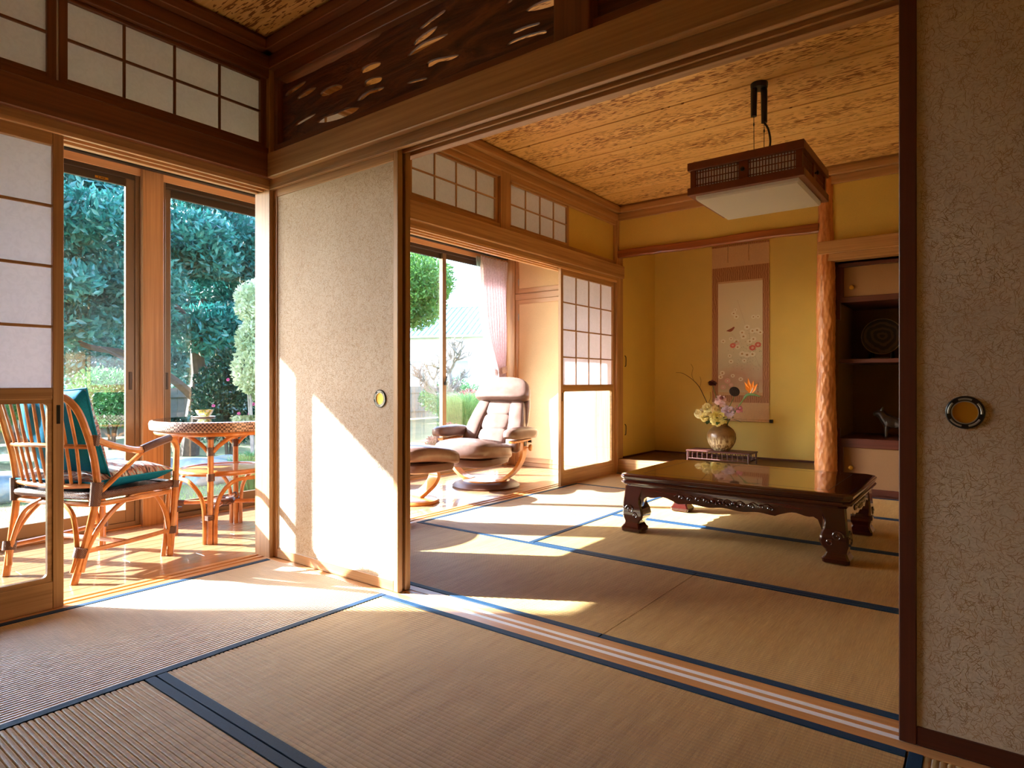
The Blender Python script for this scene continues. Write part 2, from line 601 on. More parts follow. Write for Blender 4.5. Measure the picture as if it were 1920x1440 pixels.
def carved_panel(name, label, outer, holes, y0, y1):
    cu = bpy.data.curves.new(name + '_outline', 'CURVE')
    cu.dimensions = '2D'
    cu.fill_mode = 'BOTH'
    cu.extrude = (y1 - y0) / 2 - 0.002
    cu.bevel_depth = 0.002
    cu.bevel_resolution = 1
    for poly, sm in [(outer, False)] + [(h, True) for h in holes]:
        pts = [Vector((q[0], q[1], 0)) for q in poly]
        if sm: pts = catmull(pts, 4, True)
        s = cu.splines.new('POLY')
        s.points.add(len(pts) - 1)
        for sp, q in zip(s.points, pts):
            sp.co = (q.x, q.y, 0, 1)
        s.use_cyclic_u = True
    tmp = bpy.data.objects.new('tmp', cu)
    COL.objects.link(tmp)
    dg = bpy.context.evaluated_depsgraph_get()
    me = bpy.data.meshes.new_from_object(tmp.evaluated_get(dg))
    bpy.data.objects.remove(tmp)
    me.transform(Matrix.Translation((0, (y0 + y1) / 2, 0)) @ Matrix.Rotation(PI / 2, 4, 'X'))
    me.materials.clear()
    me.materials.append(M['carved'])
    o = bpy.data.objects.new(name, me)
    COL.objects.link(o)
    return tag(o, label, 'carved panel')

_s, _c = math.sin(math.atan(895 / 1181.6)), math.cos(math.atan(895 / 1181.6))
def on_y(px, py, Y):
    """photo pixel -> (x, z) on the wall plane y = Y; used once, to read off the carving"""
    a, b = (px - 960) / 1181.6, -(py - 716.5) / 1181.6
    t = (Y + 1.741) / (_c + a * _s)
    return (2.806 + t * (-_s + a * _c), 0.859 + t * b)
HOLES = [
 [(360,540),(365,515),(400,490),(450,475),(483,480),(480,500),(440,520),(400,540)],
 [(228,560),(240,535),(280,505),(335,488),(330,505),(290,535),(250,555)],
 [(158,543),(185,505),(240,470),(280,455),(265,480),(215,515),(175,540)],
 [(588,410),(595,385),(630,360),(680,347),(700,350),(695,370),(650,395),(610,410)],
 [(603,490),(612,455),(650,435),(700,430),(708,445),(690,465),(640,480)],
 [(565,570),(590,535),(640,505),(710,488),(720,495),(690,515),(640,530),(600,560)],
 [(342,690),(370,660),(440,635),(510,605),(570,600),(577,612),(540,640),(470,670),(400,688)],
 [(212,710),(230,685),(290,650),(337,637),(320,655),(270,685),(235,705)],
 [(845,320),(870,290),(930,240),(1000,210),(1075,188),(1078,195),(1040,220),(980,255),(900,300)],
 [(875,262),(900,220),(950,180),(1010,146),(1018,155),(990,190),(930,235)],
 [(912,165),(960,120),(1030,70),(1065,55),(1055,75),(1000,115),(940,160)],
 [(960,378),(962,350),(1000,330),(1060,318),(1130,305),(1138,315),(1090,340),(1030,350),(985,375)],
 [(847,472),(850,462),(900,445),(955,435),(960,445),(920,458),(870,470)],
 [(1403,260),(1420,235),(1480,205),(1560,180),(1625,168),(1630,188),(1560,205),(1490,225),(1430,250)],
 [(1432,193),(1450,170),(1510,145),(1570,128),(1595,123),(1590,140),(1530,160),(1470,185)],
 [(1515,65),(1540,35),(1600,5),(1680,-15),(1700,5),(1680,30),(1600,55)],
 [(1397,28),(1420,0),(1460,-20),(1430,15)],
]
YC = 0.055
hp = [[on_y(480 + u / 3, v / 3, YC) for u, v in h] for h in HOLES]
top_edge = [on_y(480 + u / 3, v / 3, YC) for u, v in ((690, 207), (620, 245), (560, 284), (500, 312), (440, 347), (385, 372), (330, 402), (250, 438), (200, 462), (150, 478))]
outer1 = [(0.0305, 2.0225), (1.6595, 2.0225), (1.6595, 2.3395), (top_edge[0][0] + .02, 2.3395)] + top_edge
outer1[-1] = (0.0305, outer1[-1][1])
carved_panel('carved_transom', 'dark openwork carved wooden transom left of the short post', outer1, hp, YC, YC + 0.012)
h2 = []
for i, (cx, cz, L_) in enumerate(((2.0, 2.12, .16), (2.15, 2.25, .2), (2.5, 2.1, .18), (2.7, 2.22, .16), (3.0, 2.12, .2), (3.2, 2.26, .14))):
    h2.append([(cx - L_, cz - .02), (cx - L_ * .3, cz + .005), (cx + L_, cz + .035), (cx + L_ * .4, cz - .008), (cx - L_ * .5, cz - .03)])
carved_panel('carved_transom', 'dark openwork carved wooden transom right of the short post', [(1.7955, 2.0225), (3.5595, 2.0225), (3.5595, 2.3395), (1.7955, 2.3395)], h2, YC, YC + 0.012)

# ------------------------------------------------------------------ sliding paper doors (fusuma)
def pull(parent, x, z, y):
    ring = MB()
    R1, R2 = 0.0375, 0.0265
    ring.lathe([(R2, 0.0), (R2, 0.003), (R1 - .002, 0.004), (R1, 0.002), (R1, 0.0), (R2, 0.0)], 40, cap=False)
    rot = Matrix.Translation((x, y, z)) @ Matrix.Rotation(PI / 2, 4, 'X')
    o = ring.xf(rot).build('finger_pull', M['black'], parent)
    slots = MB()
    for k in range(5):
        a0 = PI / 2 + k * 2 * PI / 5 - .42
        pts = [(math.cos(a0 + .84 * t / 8) * .0312, math.sin(a0 + .84 * t / 8) * .0312, 0.0034) for t in range(9)]
        slots.tube(pts, 0.0024, 6, flat=(1, .5))
    slots.xf(rot).build('pull_inlay', M['grey_vinyl'], o)
    MB().lathe([(0.0265, 0.0008), (0.0265, 0.0034), (0.0245, 0.0036), (0.024, 0.0012)], 36, cap=False).xf(rot).build('pull_rim', M['grey_vinyl'], o)
    MB().lathe([(0.0245, 0.0004), (0.0245, 0.0012), (0.012, 0.0006), (0.001, 0.0005)], 36).xf(rot).build('pull_cup', M['gold'], o)
    return o

FIBRE = plain('paper_fibre', lin(168, 136, 104), .7, var=.2, vscale=30)
def fibre_mesh(w, h, n, seed):
    g = np.random.default_rng(seed)
    cx, cz = g.uniform(.006, w - .006, n), g.uniform(.006, h - .006, n)
    a, L, k, wd = g.uniform(0, PI, n), g.uniform(.004, .011, n), g.normal(0, 110, n), g.uniform(.0003, .0006, n)
    S = 4
    V = np.zeros((n, S + 1, 2, 3))
    for i in range(S + 1):
        t = (i / S - .5) * L * 2
        an = a + k * t * .7
        px, pz = cx + np.cos(a + k * t * .35) * t, cz + np.sin(a + k * t * .35) * t
        for j, sg in ((0, -1), (1, 1)):
            V[:, i, j, 0] = np.clip(px - np.sin(an) * wd * sg, 0, w)
            V[:, i, j, 2] = np.clip(pz + np.cos(an) * wd * sg, 0, h)
    F = []
    for q in range(n):
        o = q * (S + 1) * 2
        F += [(o + 2 * i, o + 2 * i + 1, o + 2 * i + 3, o + 2 * i + 2) for i in range(S)]
    me = bpy.data.meshes.new('paper_fibres')
    me.from_pydata(V.reshape(-1, 3).tolist(), [], F)
    me.materials.append(FIBRE)
    return me
FIBRES = fibre_mesh(.83, 1.715, 20000, 5)
def fusuma(name, label, x0, x1, y0, y1, pull_x=None, wz='wood_z', wx='wood_x', st=0.028, tp=0.040):
    d = struct(name, label)
    d['category'] = 'sliding door'
    bx('stile', d, wz, x0, x0 + st, y0, y1, 0.001, 1.812, b=0.002)
    bx('stile', d, wz, x1 - st, x1, y0, y1, 0.001, 1.812, b=0.002)
    bx('rail', d, wx, x0 + st, x1 - st, y0 + .001, y1 - .001, 1.766, 1.811, b=0.002)
    bx('rail', d, wx, x0 + st, x1 - st, y0 + .001, y1 - .001, 0.001, 0.046, b=0.002)
    bx('paper_panel', d, 'fusuma', x0 + st - .004, x1 - st + .004, y0 + .005, y1 - .005, 0.04, 1.77, b=0)
    if pull_x:
        fo = bpy.data.objects.new('paper_fibres', FIBRES)
        COL.objects.link(fo); fo.parent = d; fo['kind'] = 'stuff'
        fo.location = (x0 + st, y0 + .0048, 0.048)
        pull(d, pull_x, 0.790, y0 + .0045)
    return d
fusuma('door_1', 'pale paper sliding door standing in sunlight left of the opening', 0.0, 0.888, 0.022, 0.049, pull_x=0.775)
fusuma('door_2', 'paper sliding door tucked directly behind the sunlit one', 0.006, 0.890, 0.063, 0.091)
fusuma('door_3', 'fibre flecked paper sliding door close by at the right edge', 2.633, 3.545, 0.022, 0.049, pull_x=2.762, wz='woodred_z', wx='woodred_x', st=0.036)
fusuma('door_4', 'paper sliding door hidden behind the one at the right edge', 2.640, 3.55, 0.063, 0.091, wz='woodred_z', wx='woodred_x', st=0.036)

# ------------------------------------------------------------------ shoji doors: paper lattice above, glass below
def shoji(name, label, y0, y1, x0, x1):
    d = struct(name, label)
    d['category'] = 'sliding door'
    st = 0.036
    bx('stile', d, 'wood_z', x0, x1, y0, y0 + st, 0.001, 1.812, b=0.002)
    bx('stile', d, 'wood_z', x0, x1, y1 - st, y1, 0.001, 1.812, b=0.002)
    bx('rail', d, 'wood_y', x0, x1, y0 + st, y1 - st, 1.755, 1.811, b=0.002)
    bx('rail', d, 'wood_y', x0, x1, y0 + st, y1 - st, 0.795, 0.838, b=0.002)
    bx('rail', d, 'wood_y', x0, x1, y0 + st, y1 - st, 0.001, 0.105, b=0.002)
    a, b = y0 + st, y1 - st
    xm = (x0 + x1) / 2
    for z in (1.5265, 1.2975, 1.0685):
        bx('muntin', d, 'wood_y', xm, x1 - .004, a, b, z - .0055, z + .0055, b=0.001)
    for k in (1, 2, 3):
        yk = a + (b - a) * k / 4
        bx('muntin', d, 'wood_z', xm, x1 - .005, yk - .0055, yk + .0055, 0.836, 1.757, b=0.001)
    cols = [a + (b - a) * k / 4 for k in range(5)]
    rows = [0.838, 1.0685, 1.2975, 1.5265, 1.757]
    for i in range(4):
        for j in range(4):
            bx('paper_pane', d, 'paper', xm - .004, xm - .0035, cols[i], cols[i + 1], rows[j], rows[j + 1], b=0)
    # inner frame with rounded corners around the glass
    g0, g1, h0, h1 = a, b, 0.105, 0.795
    fr = MB()
    def rr(t, r):
        q = []
        for cx, cz, s in ((g1 - t - r, h1 - t - r, 0), (g0 + t + r, h1 - t - r, 1), (g0 + t + r, h0 + t + r, 2), (g1 - t - r, h0 + t + r, 3)):
            for i in range(6):
                an = PI / 2 * s + PI / 2 * i / 5
                q.append((cx + r * math.cos(an), cz + r * math.sin(an)))
        return q
    o_, i_ = rr(0.0, 0.0005), rr(0.016, 0.018)
    fr.loft([[(x0 + .004, p[0], p[1]) for p in o_], [(x1 - .004, p[0], p[1]) for p in o_], [(x1 - .004, p[0], p[1]) for p in i_], [(x0 + .004, p[0], p[1]) for p in i_], [(x0 + .004, p[0], p[1]) for p in o_]], caps=False, smooth=False)
    fr.build('glazing_frame', M['wood_y'], d)
    bx('glass_pane', d, 'glass', xm - .002, xm + .002, g0 + .008, g1 - .008, h0 + .008, h1 - .008, b=0)
    hm = MB()
    yy = y1 - st / 2 if name != 'door_8' else y0 + st / 2
    hm.box(x1 - .001, x1 + .0012, yy - .006, yy + .006, 0.70, 0.772, b=0.001)
    hm.build('finger_slot', M['black'], d)
    return d
G1, G2 = (-0.048, -0.020), (-0.098, -0.070)
shoji('door_5', 'half glazed paper lattice door at the left edge beside the rattan chair', -1.78, -0.853, *G1)
shoji('door_6', 'half glazed paper lattice door outside the left frame edge', -2.68, -1.74, *G2)
shoji('door_7', 'farthest half glazed paper lattice door behind the viewer', -3.6, -2.65, *G1)
shoji('door_8', 'half glazed paper lattice door beside the ochre alcove wall', 2.662, 3.60, *G1)
shoji('door_9', 'half glazed lattice door mostly hidden behind the fusuma', 0.13, 0.945, *G1)
shoji('door_10', 'half glazed lattice door overlapped behind the hidden one', 0.14, 0.972, *G2)

# ------------------------------------------------------------------ veranda side walls of both rooms
def side_wall(name, label, y0, y1, matk='wood'):
    w = struct(name, label)
    bx('lintel', w, 'wood_y', -0.13, 0.0, y0, y1, 1.815, 1.846, b=0.001)
    for a, b in ((-0.13, -0.102), (-0.066, -0.052), (-0.016, 0.0)):
        bx('lintel_rib', w, 'woodpale_y', a, b, y0, y1, 1.80, 1.816, b=0.0012)
    bx('rail_backing', w, 'wood_y', -0.10, 0.0, y0, y1, 1.846, 1.955, b=0)
    bx('transom_rail', w, matk + '_y', -0.085, -0.008, y0, y1, 1.95, 2.004, b=0.002)
    bx('transom_rail', w, matk + '_y', -0.085, -0.004, y0, y1, 2.347, 2.392, b=0.002)
    bx('header', w, 'wood_y', -0.10, -0.03, y0, y1, 2.39, 2.6, b=0)
    return w
wl_ = side_wall('wall_left', 'timber wall with paper transoms on the veranda side of the near room', -3.6, 0.0, 'wooddark')
bx('wall_rail', wl_, 'wooddark_y', 0.0, 0.032, -3.6, -0.0, 1.844, 1.962, b=0.004)  # rail turned from the windows, its shade put into the darker wood
wb_ = side_wall('wall_left_far', 'timber wall with paper transoms on the veranda side of the far room', 0.13, 3.72)
bx('wall_rail', wb_, 'wood_y', 0.0, 0.032, 0.13, 3.70, 1.844, 1.962, b=0.004)
bx('post', wb_, 'wood_z', -0.13, -0.001, 1.835, 1.955, 1.95, 2.4, b=0.003)
bx('corner_post', wb_, 'wood_z', -0.13, 0.004, 3.605, 3.725, -0.05, 2.6, b=0.003)
bx('plaster_panel', wb_, 'plaster', -0.07, -0.040, 2.80, 3.61, 2.0, 2.35, b=0)

def transom(name, label, y0, y1, matk, cols=4):
    w = struct(name, label)
    w['category'] = 'transom window'
    x0, x1 = -0.052, -0.026
    z0, z1 = 2.004, 2.347
    bx('stile', w, matk + '_z', x0, x1, y0, y0 + .030, z0, z1, b=0.0015)
    bx('stile', w, matk + '_z', x0, x1, y1 - .030, y1, z0, z1, b=0.0015)
    bx('rail', w, matk + '_y', x0, x1, y0 + .03, y1 - .03, z0, z0 + .024, b=0.0015)
    bx('rail', w, matk + '_y', x0, x1, y0 + .03, y1 - .03, z1 - .016, z1, b=0.0015)
    a, b = y0 + .03, y1 - .03
    zz = [z0 + .024, 2.182, z1 - .016]
    bx('muntin', w, matk + '_y', x0 + .012, x1 - .003, a, b, zz[1] - .005, zz[1] + .005, b=0.001)
    for k in range(1, cols):
        yk = a + (b - a) * k / cols
        bx('muntin', w, matk + '_z', x0 + .012, x1 - .004, yk - .005, yk + .005, zz[0], zz[2], b=0.001)
    for k in range(cols):
        for j in (0, 1):
            bx('paper_pane', w, 'paper', x0 + .008, x0 + .0085, a + (b - a) * k / cols, a + (b - a) * (k + 1) / cols, zz[j], zz[j + 1], b=0)
transom('window_1', 'paper transom of eight panes beside the carved panel', -0.868, -0.002, 'wooddark')
transom('window_2', 'paper transom cut off by the left picture edge', -1.76, -0.875, 'wooddark')
transom('window_3', 'paper transom out of view behind the left edge', -2.66, -1.77, 'wooddark')
transom('window_4', 'paper transom of the far room nearer the big fusuma', 0.95, 1.832, 'wood')
transom('window_5', 'paper transom of the far room beside the ochre plaster panel', 1.957, 2.795, 'wood')
transom('window_6', 'paper transom of the far room hidden behind the partition', 0.135, 0.945, 'wood')

# ------------------------------------------------------------------ ceilings and crown trims
ceil = struct('ceiling', 'orange cedar board ceiling of the far room')
seams = [0.13, 0.50, 0.955, 1.415, 1.872, 2.325, 2.781, 3.237, 3.66]
for a, b in zip(seams[:-1], seams[1:]):
    MB().box(-0.05, 3.6, a + .002, b - .014, 2.520, 2.545, b=0.002).build('ceiling_board', M['ceiling'], ceil)
bx('ceiling_batten', ceil, 'woodred_x', -0.05, 3.6, 0.13, 3.66, 2.540, 2.56, b=0)
ceil2 = struct('ceiling_near', 'cedar board ceiling of the near room')
for k in range(8):
    a = -3.6 + k * .45
    bx('ceiling_board', ceil2, 'ceiling', -0.05, 3.6, a + .002, a + .438, 2.520, 2.545, b=0.002)
bx('ceiling_batten', ceil2, 'woodred_x', -0.05, 3.6, -3.6, 0.05, 2.540, 2.56, b=0)

def crown(name, label, x0, x1, y0, y1, side, matk):
    """stepped crown moulding; side: +1 protrudes to the positive axis"""
    w = struct(name, label)
    for dz0, dz1, pr in ((2.388, 2.452, 0.036), (2.452, 2.500, 0.078), (2.500, 2.522, 0.062)):
        if side in ('+x', '-x'):
            s = 1 if side == '+x' else -1
            bx('moulding', w, matk + '_y', x0, x0 + s * pr, y0, y1, dz0, dz1, b=0.003)
        else:
            s = 1 if side == '+y' else -1
            bx('moulding', w, matk + '_x', x0, x1, y0, y0 + s * pr, dz0, dz1, b=0.003)
    return w
crown('trim_3', 'stepped crown moulding over the near room transom windows', -0.03, 0, -3.6, 0.0, '+x', 'wooddark')
crown('trim_4', 'stepped crown moulding over the carved transom', -0.03, 3.6, 0.028, 0, '-y', 'wooddark')
crown('trim_5', 'stepped crown moulding along the far room veranda wall', -0.03, 0, 0.10, 3.62, '+x', 'wood')
crown('trim_6', 'stepped crown moulding over the alcove', -0.03, 3.6, 3.66, 0, '-y', 'wood')

# ------------------------------------------------------------------ alcove wall
alc = struct('wall_alcove', 'ochre plastered alcove walls at the end of the far room')
bx('plaster_panel', alc, 'plaster', -0.03, 0.0, 3.72, 4.47, 0.0, 2.35, b=0)
bx('plaster_panel', alc, 'plaster', -0.05, 1.80, 4.45, 4.49, 0.0, 2.35, b=0)
bx('plaster_panel', alc, 'plaster', 1.765, 1.835, 3.72, 4.46, 0.0, 2.35, b=0)
bx('plaster_panel', alc, 'plaster', 0.0, 1.80, 3.645, 3.70, 2.07, 2.45, b=0)
bx('plaster_panel', alc, 'plaster', 1.80, 3.6, 3.645, 3.70, 1.92, 2.45, b=0)
bx('alcove_ceiling', alc, 'wood_x', -0.05, 3.6, 3.66, 4.5, 2.35, 2.37, b=0)
ALCB = (1.80, 3.6, 4.40, 4.45, 0.0, 2.35)
bx('wall_rail', alc, 'wood_x', 1.745, 3.6, 3.585, 3.70, 1.845, 1.945, b=0.004)
bx('wall_rail', alc, 'wood_x', 1.80, 3.6, 3.60, 3.70, 1.792, 1.846, b=0.003)
bx('alcove_floor', alc, 'woodred_x', -0.0, 1.80, 3.66, 4.46, 0.02, 0.131, b=0)
bx('alcove_threshold', alc, 'woodred_x', 1.72, 3.56, 3.616, 3.76, -0.05, 0.0, b=0)
bx('alcove_sill', alc, 'wood_x', 0.004, 1.72, 3.62, 3.70, 0.0, 0.133, b=0.004)
bx('skirting', alc, 'woodred_x', 0.0, 1.79, 4.436, 4.452, 0.13, 0.146, b=0.002)
bx('skirting', alc, 'woodred_y', 0.0, 0.013, 3.72, 4.45, 0.13, 0.146, b=0.002)

for z in (1.06, 0.40):
    MB().tube(catmull([(0.001, 3.765, z - .05), (0.012, 3.765, z - .04), (0.014, 3.765, z + .03), (0.006, 3.765, z + .05), (0.001, 3.765, z + .052)], 4), .004, 6).build('wall_hook', M['black'], alc)

def lintel_log():
    mb = MB()
    rings = []
    for i in range(33):
        t = i / 32
        x = 1.745 * t
        hz = 0.035 + 0.002 * math.sin(t * 21) + (0.004 if abs(t - .21) < .03 else 0)
        hy = 0.030 + 0.002 * math.sin(t * 17 + 1)
        zc = 2.068 + 0.003 * math.sin(t * 11)
        c = .010
        rings.append([(x, 3.642 + a, zc + b_) for a, b_ in ((-hy, -hz + c), (-hy + c, -hz), (hy - c, -hz), (hy, -hz + c), (hy, hz - c), (hy - c, hz), (-hy + c, hz), (-hy, hz - c))])
    mb.loft(rings)
    o = mb.build('trim_7', wood('natural_log_wood', 'x', lin(96, 40, 18), lin(168, 92, 46), rough=0.3, coat=0.3), None)
    return tag(o, 'slender natural log lintel across the top of the alcove', 'lintel', kind='structure')
lintel_log()

def alcove_post():
    m, nt, p = new_mat('adzed_red_pine')
    n = noise(nt, coords(nt, (30, 30, 5)), 1.0, 3, 0.6)
    nt.links.new(ramp(nt, n, [(0.3, lin(160, 88, 46)), (0.7, lin(222, 152, 96))]), p.inputs['Base Color'])
    p.inputs['Roughness'].default_value = 0.42
    n_, m_ = 56, 260
    rings = []
    rr_ = np.random.default_rng(3)
    # adze dimples: staggered cells around the shaft
    cells = []
    for row in range(60):
        for c in range(13):
            cells.append(((c + 0.5 * (row % 2) + rr_.uniform(-.3, .3)) / 13 * 2 * PI, (row + rr_.uniform(-.35, .35)) / 60 * 2.5))
    cells = np.array(cells)
    for i in range(m_ + 1):
        z = 2.5 * i / m_
        base = 0.083 - 0.024 * (z / 2.5) + 0.004 * math.sin(z * 5)
        ring = []
        near = cells[np.abs(cells[:, 1] - z) < 0.09]
        for j in range(n_):
            a = 2 * PI * j / n_
            da = np.abs((near[:, 0] - a + PI) % (2 * PI) - PI) * 0.075
            dz = (near[:, 1] - z) * 0.42
            dd = np.sqrt(da * da + dz * dz)
            d = float(np.min(dd)) if len(dd) else 0.02
            r = base - 0.0095 * max(0.0, 1 - d / 0.022)
            ring.append((r * math.cos(a), r * math.sin(a), z))
        rings.append(ring)
    mb = MB(); mb.loft(rings)
    o = mb.build('trim_8', m, None, (1.79, 3.655, 0.0), sharp=60)
    return tag(o, 'adze-dimpled round orange log post beside the alcove', 'post', kind='structure')
alcove_post()

# ------------------------------------------------------------------ outer shell that is only felt through its light
shell = struct('wall_right', 'plain plaster walls closing the rooms on the right')
bx('wall_panel', shell, 'plaster', 3.56, 3.66, 0.13, 4.5, -0.1, 2.6, b=0)
bx('wall_panel', shell, 'plaster', 3.56, 3.66, -3.7, 0.0, -0.1, 2.6, b=0)
shell2 = struct('wall_rear', 'plain plaster wall behind the viewer')
bx('wall_panel', shell2, 'plaster', -1.6, 3.66, -3.75, -3.6, -0.1, 2.6, b=0)
bx('wall_panel', shell2, 'plasterwhite', 0.0, 3.66, 4.49, 4.6, -0.1, 2.6, b=0)
roof = struct('roof', 'low roof with a deep eave over the veranda windows')
bx('roof_slab', roof, 'wooddark_y', -1.46, 3.9, -4.2, 5.2, 2.62, 2.72, b=0)
MB().prism([(-1.40, 2.66), (-2.40, 2.545), (-2.42, 2.60), (-1.40, 2.76)], 'y', -4.2, 5.2).build('eave', M['wooddark_y'], roof)

# ------------------------------------------------------------------ outer window wall of the veranda
outer = struct('wall_outer', 'timber posts and header of the veranda window wall')
for y0, y1 in ((-0.018, 0.106), (1.752, 1.872), (3.60, 3.72), (-1.95, -1.83)):
    bx('post', outer, 'wood_z', -1.475, -1.355, y0, y1, -0.1, 2.6, b=0.003)
bx('header', outer, 'wood_y', -1.475, -1.37, -3.6, 3.72, 2.205, 2.26, b=0.002)
bx('header', outer, 'woodpale_y', -1.475, -1.385, -3.6, 3.72, 2.135, 2.205, b=0.002)
bx('wall_panel', outer, 'plasterwhite', -1.50, -1.42, -3.6, 3.72, 2.26, 2.66, b=0)
bx('window_sill', outer, 'wood_y', -1.475, -1.375, -3.6, 3.72, -0.06, -0.022, b=0.002)
bx('footing', outer, 'plasterwhite', -1.55, -1.44, -3.7, 3.8, -0.62, -0.062, b=0)
bx('ceiling_panel', struct('ceiling_veranda', 'plain pale board ceiling of the veranda'), 'woodpale_y', -1.45, -0.10, -3.6, 3.72, 2.45, 2.47, b=0)
bx('curtain_rail', outer, 'black', -1.325, -1.290, -3.5, 3.60, 2.162, 2.178, b=0.001)
bx('rail_board', outer, 'wood_y', -1.385, -1.285, -3.5, 3.60, 2.178, 2.20, b=0.001)

def window(name, label, y0, y1, lock_side=0):
    w = struct(name, label)
    w['category'] = 'window'
    xo, xi = -1.465, -1.392
    for a, b in ((y0, y0 + .026), (y1 - .026, y1)):
        bx('frame_jamb', w, 'bronze', xo, xi, a, b, -0.022, 2.135, b=0.0015)
    bx('frame_head', w, 'bronze_dark', xo, xi, y0 + .026, y1 - .026, 2.105, 2.135, b=0.0015)
    bx('frame_sill', w, 'bronze', xo, xi, y0 + .026, y1 - .026, -0.022, 0.004, b=0.0015)
    ym = (y0 + y1) / 2
    for k, (a, b, x0, x1) in enumerate(((y0 + .024, ym + .03, -1.455, -1.432), (ym - .03, y1 - .024, -1.425, -1.402))):
        s = empty('sash'); s.parent = w
        sw = 0.052
        bx('sash_stile', s, 'bronze', x0, x1, a, a + sw, 0.004, 2.108, b=0.002)
        bx('sash_stile', s, 'bronze', x0, x1, b - sw, b, 0.004, 2.108, b=0.002)
        bx('sash_rail', s, 'bronze', x0, x1, a + sw, b - sw, 0.004, 0.078, b=0.002)
        bx('sash_rail', s, 'bronze_dark', x0, x1, a + sw, b - sw, 2.058, 2.108, b=0.002)
        xm = (x0 + x1) / 2
        bx('glass_pane', s, 'glass', xm - .0025, xm + .0025, a + sw - .006, b - sw + .006, 0.072, 2.064, b=0)
        # recessed handle
        yy = (b - sw / 2) if k == 1 else (a + sw / 2)
        MB().box(x1 - .001, x1 + .004, yy - .010, yy + .010, 0.812, 0.922, b=0.003).box(x1 + .004, x1 + .006, yy - .005, yy + .005, 0.83, 0.905, b=0.001).build('sash_handle', M['bronze_dark'], s)
    lk = MB()
    lk.box(-1.40, -1.385, ym - .012, ym + .012, 0.83, 0.86, b=0.003).tube([(-1.392, ym, 0.86), (-1.384, ym, 0.89), (-1.384, ym + .004, 0.915)], 0.006, 8)
    lk.build('window_lock', M['black'], w)
    return w
window('window_7', 'sliding garden window behind the rattan chair', -1.83, -0.020)
window('window_8', 'sliding garden window behind the rattan table', 0.108, 1.752)
window('window_9', 'sliding garden window behind the recliner', 1.872, 3.60)
bx('wall_panel', outer, 'plasterwhite', -1.50, -1.40, -3.6, -1.95, -0.06, 2.3, b=0)
# maker's plate on the upper sash rail
pl = MB().box(-1.402, -1.4012, -0.262, -0.192, 2.068, 2.082, b=0).build('sash_plate', M['brass'], bpy.data.objects['window_7'])
mk = MB()
for k, yy in enumerate((-.245, -.232, -.226, -.219, -.213)):
    mk.box(-1.4012, -1.4008, yy, yy + .004, 2.071, 2.079)
mk.build('plate_marks', M['black'], pl)

# ------------------------------------------------------------------ far end of the veranda: cupboard doors
endw = struct('wall_end', 'timber framed cupboard wall at the end of the veranda')
bx('wall_panel', endw, 'plaster', -1.5, -0.032, 3.735, 3.80, -0.1, 2.6, b=0)
bx('post', endw, 'wood_z', -1.355, -1.245, 3.655, 3.735, -0.03, 2.46, b=0.002)
bx('post', endw, 'wood_z', -0.24, -0.13, 3.655, 3.735, -0.03, 2.46, b=0.002)
bx('rail', endw, 'wood_x', -1.245, -0.24, 3.665, 3.735, 1.735, 1.80, b=0.003)
bx('rail', endw, 'wood_x', -1.245, -0.24, 3.665, 3.735, 2.36, 2.46, b=0.003)
bx('rail', endw, 'wood_x', -1.245, -0.24, 3.665, 3.735, -0.03, 0.01, b=0.003)
M['hemp'] = plaster('hemp_wall_cloth', lin(222, 190, 150), 0.10)
def cupboard_door(name, label, z0, z1):
    d = struct(name, label)
    d['category'] = 'cupboard door'
    x0, x1 = -1.243, -0.242
    bx('stile', d, 'wood_z', x0, x0 + .04, 3.668, 3.70, z0, z1, b=0.002)
    bx('stile', d, 'wood_z', x1 - .04, x1, 3.668, 3.70, z0, z1, b=0.002)
    bx('rail', d, 'wood_x', x0 + .04, x1 - .04, 3.668, 3.70, z1 - .045, z1, b=0.002)
    bx('rail', d, 'wood_x', x0 + .04, x1 - .04, 3.668, 3.70, z0, z0 + .05, b=0.002)
    bx('cloth_panel', d, 'hemp', x0 + .036, x1 - .036, 3.676, 3.69, z0 + .045, z1 - .04, b=0)
    for zz in ((z0 + .18, z1 - .18) if z1 - z0 > 1 else (z0 + .12,)):
        bx('hinge', d, 'grey_vinyl', x0 + .034, x0 + .046, 3.664, 3.670, zz - .035, zz + .035, b=0.001)
    zz = 0.88 if z1 - z0 > 1 else z0 + .1
    bx('door_pull', d, 'bronze_dark', x1 - .032, x1 - .012, 3.650, 3.670, zz, zz + .10, b=0.004)
cupboard_door('door_11', 'tall cream cloth cupboard door behind the recliner', 0.012, 1.733)
cupboard_door('door_12', 'small upper cream cloth cupboard door beside the curtain', 1.803, 2.358)

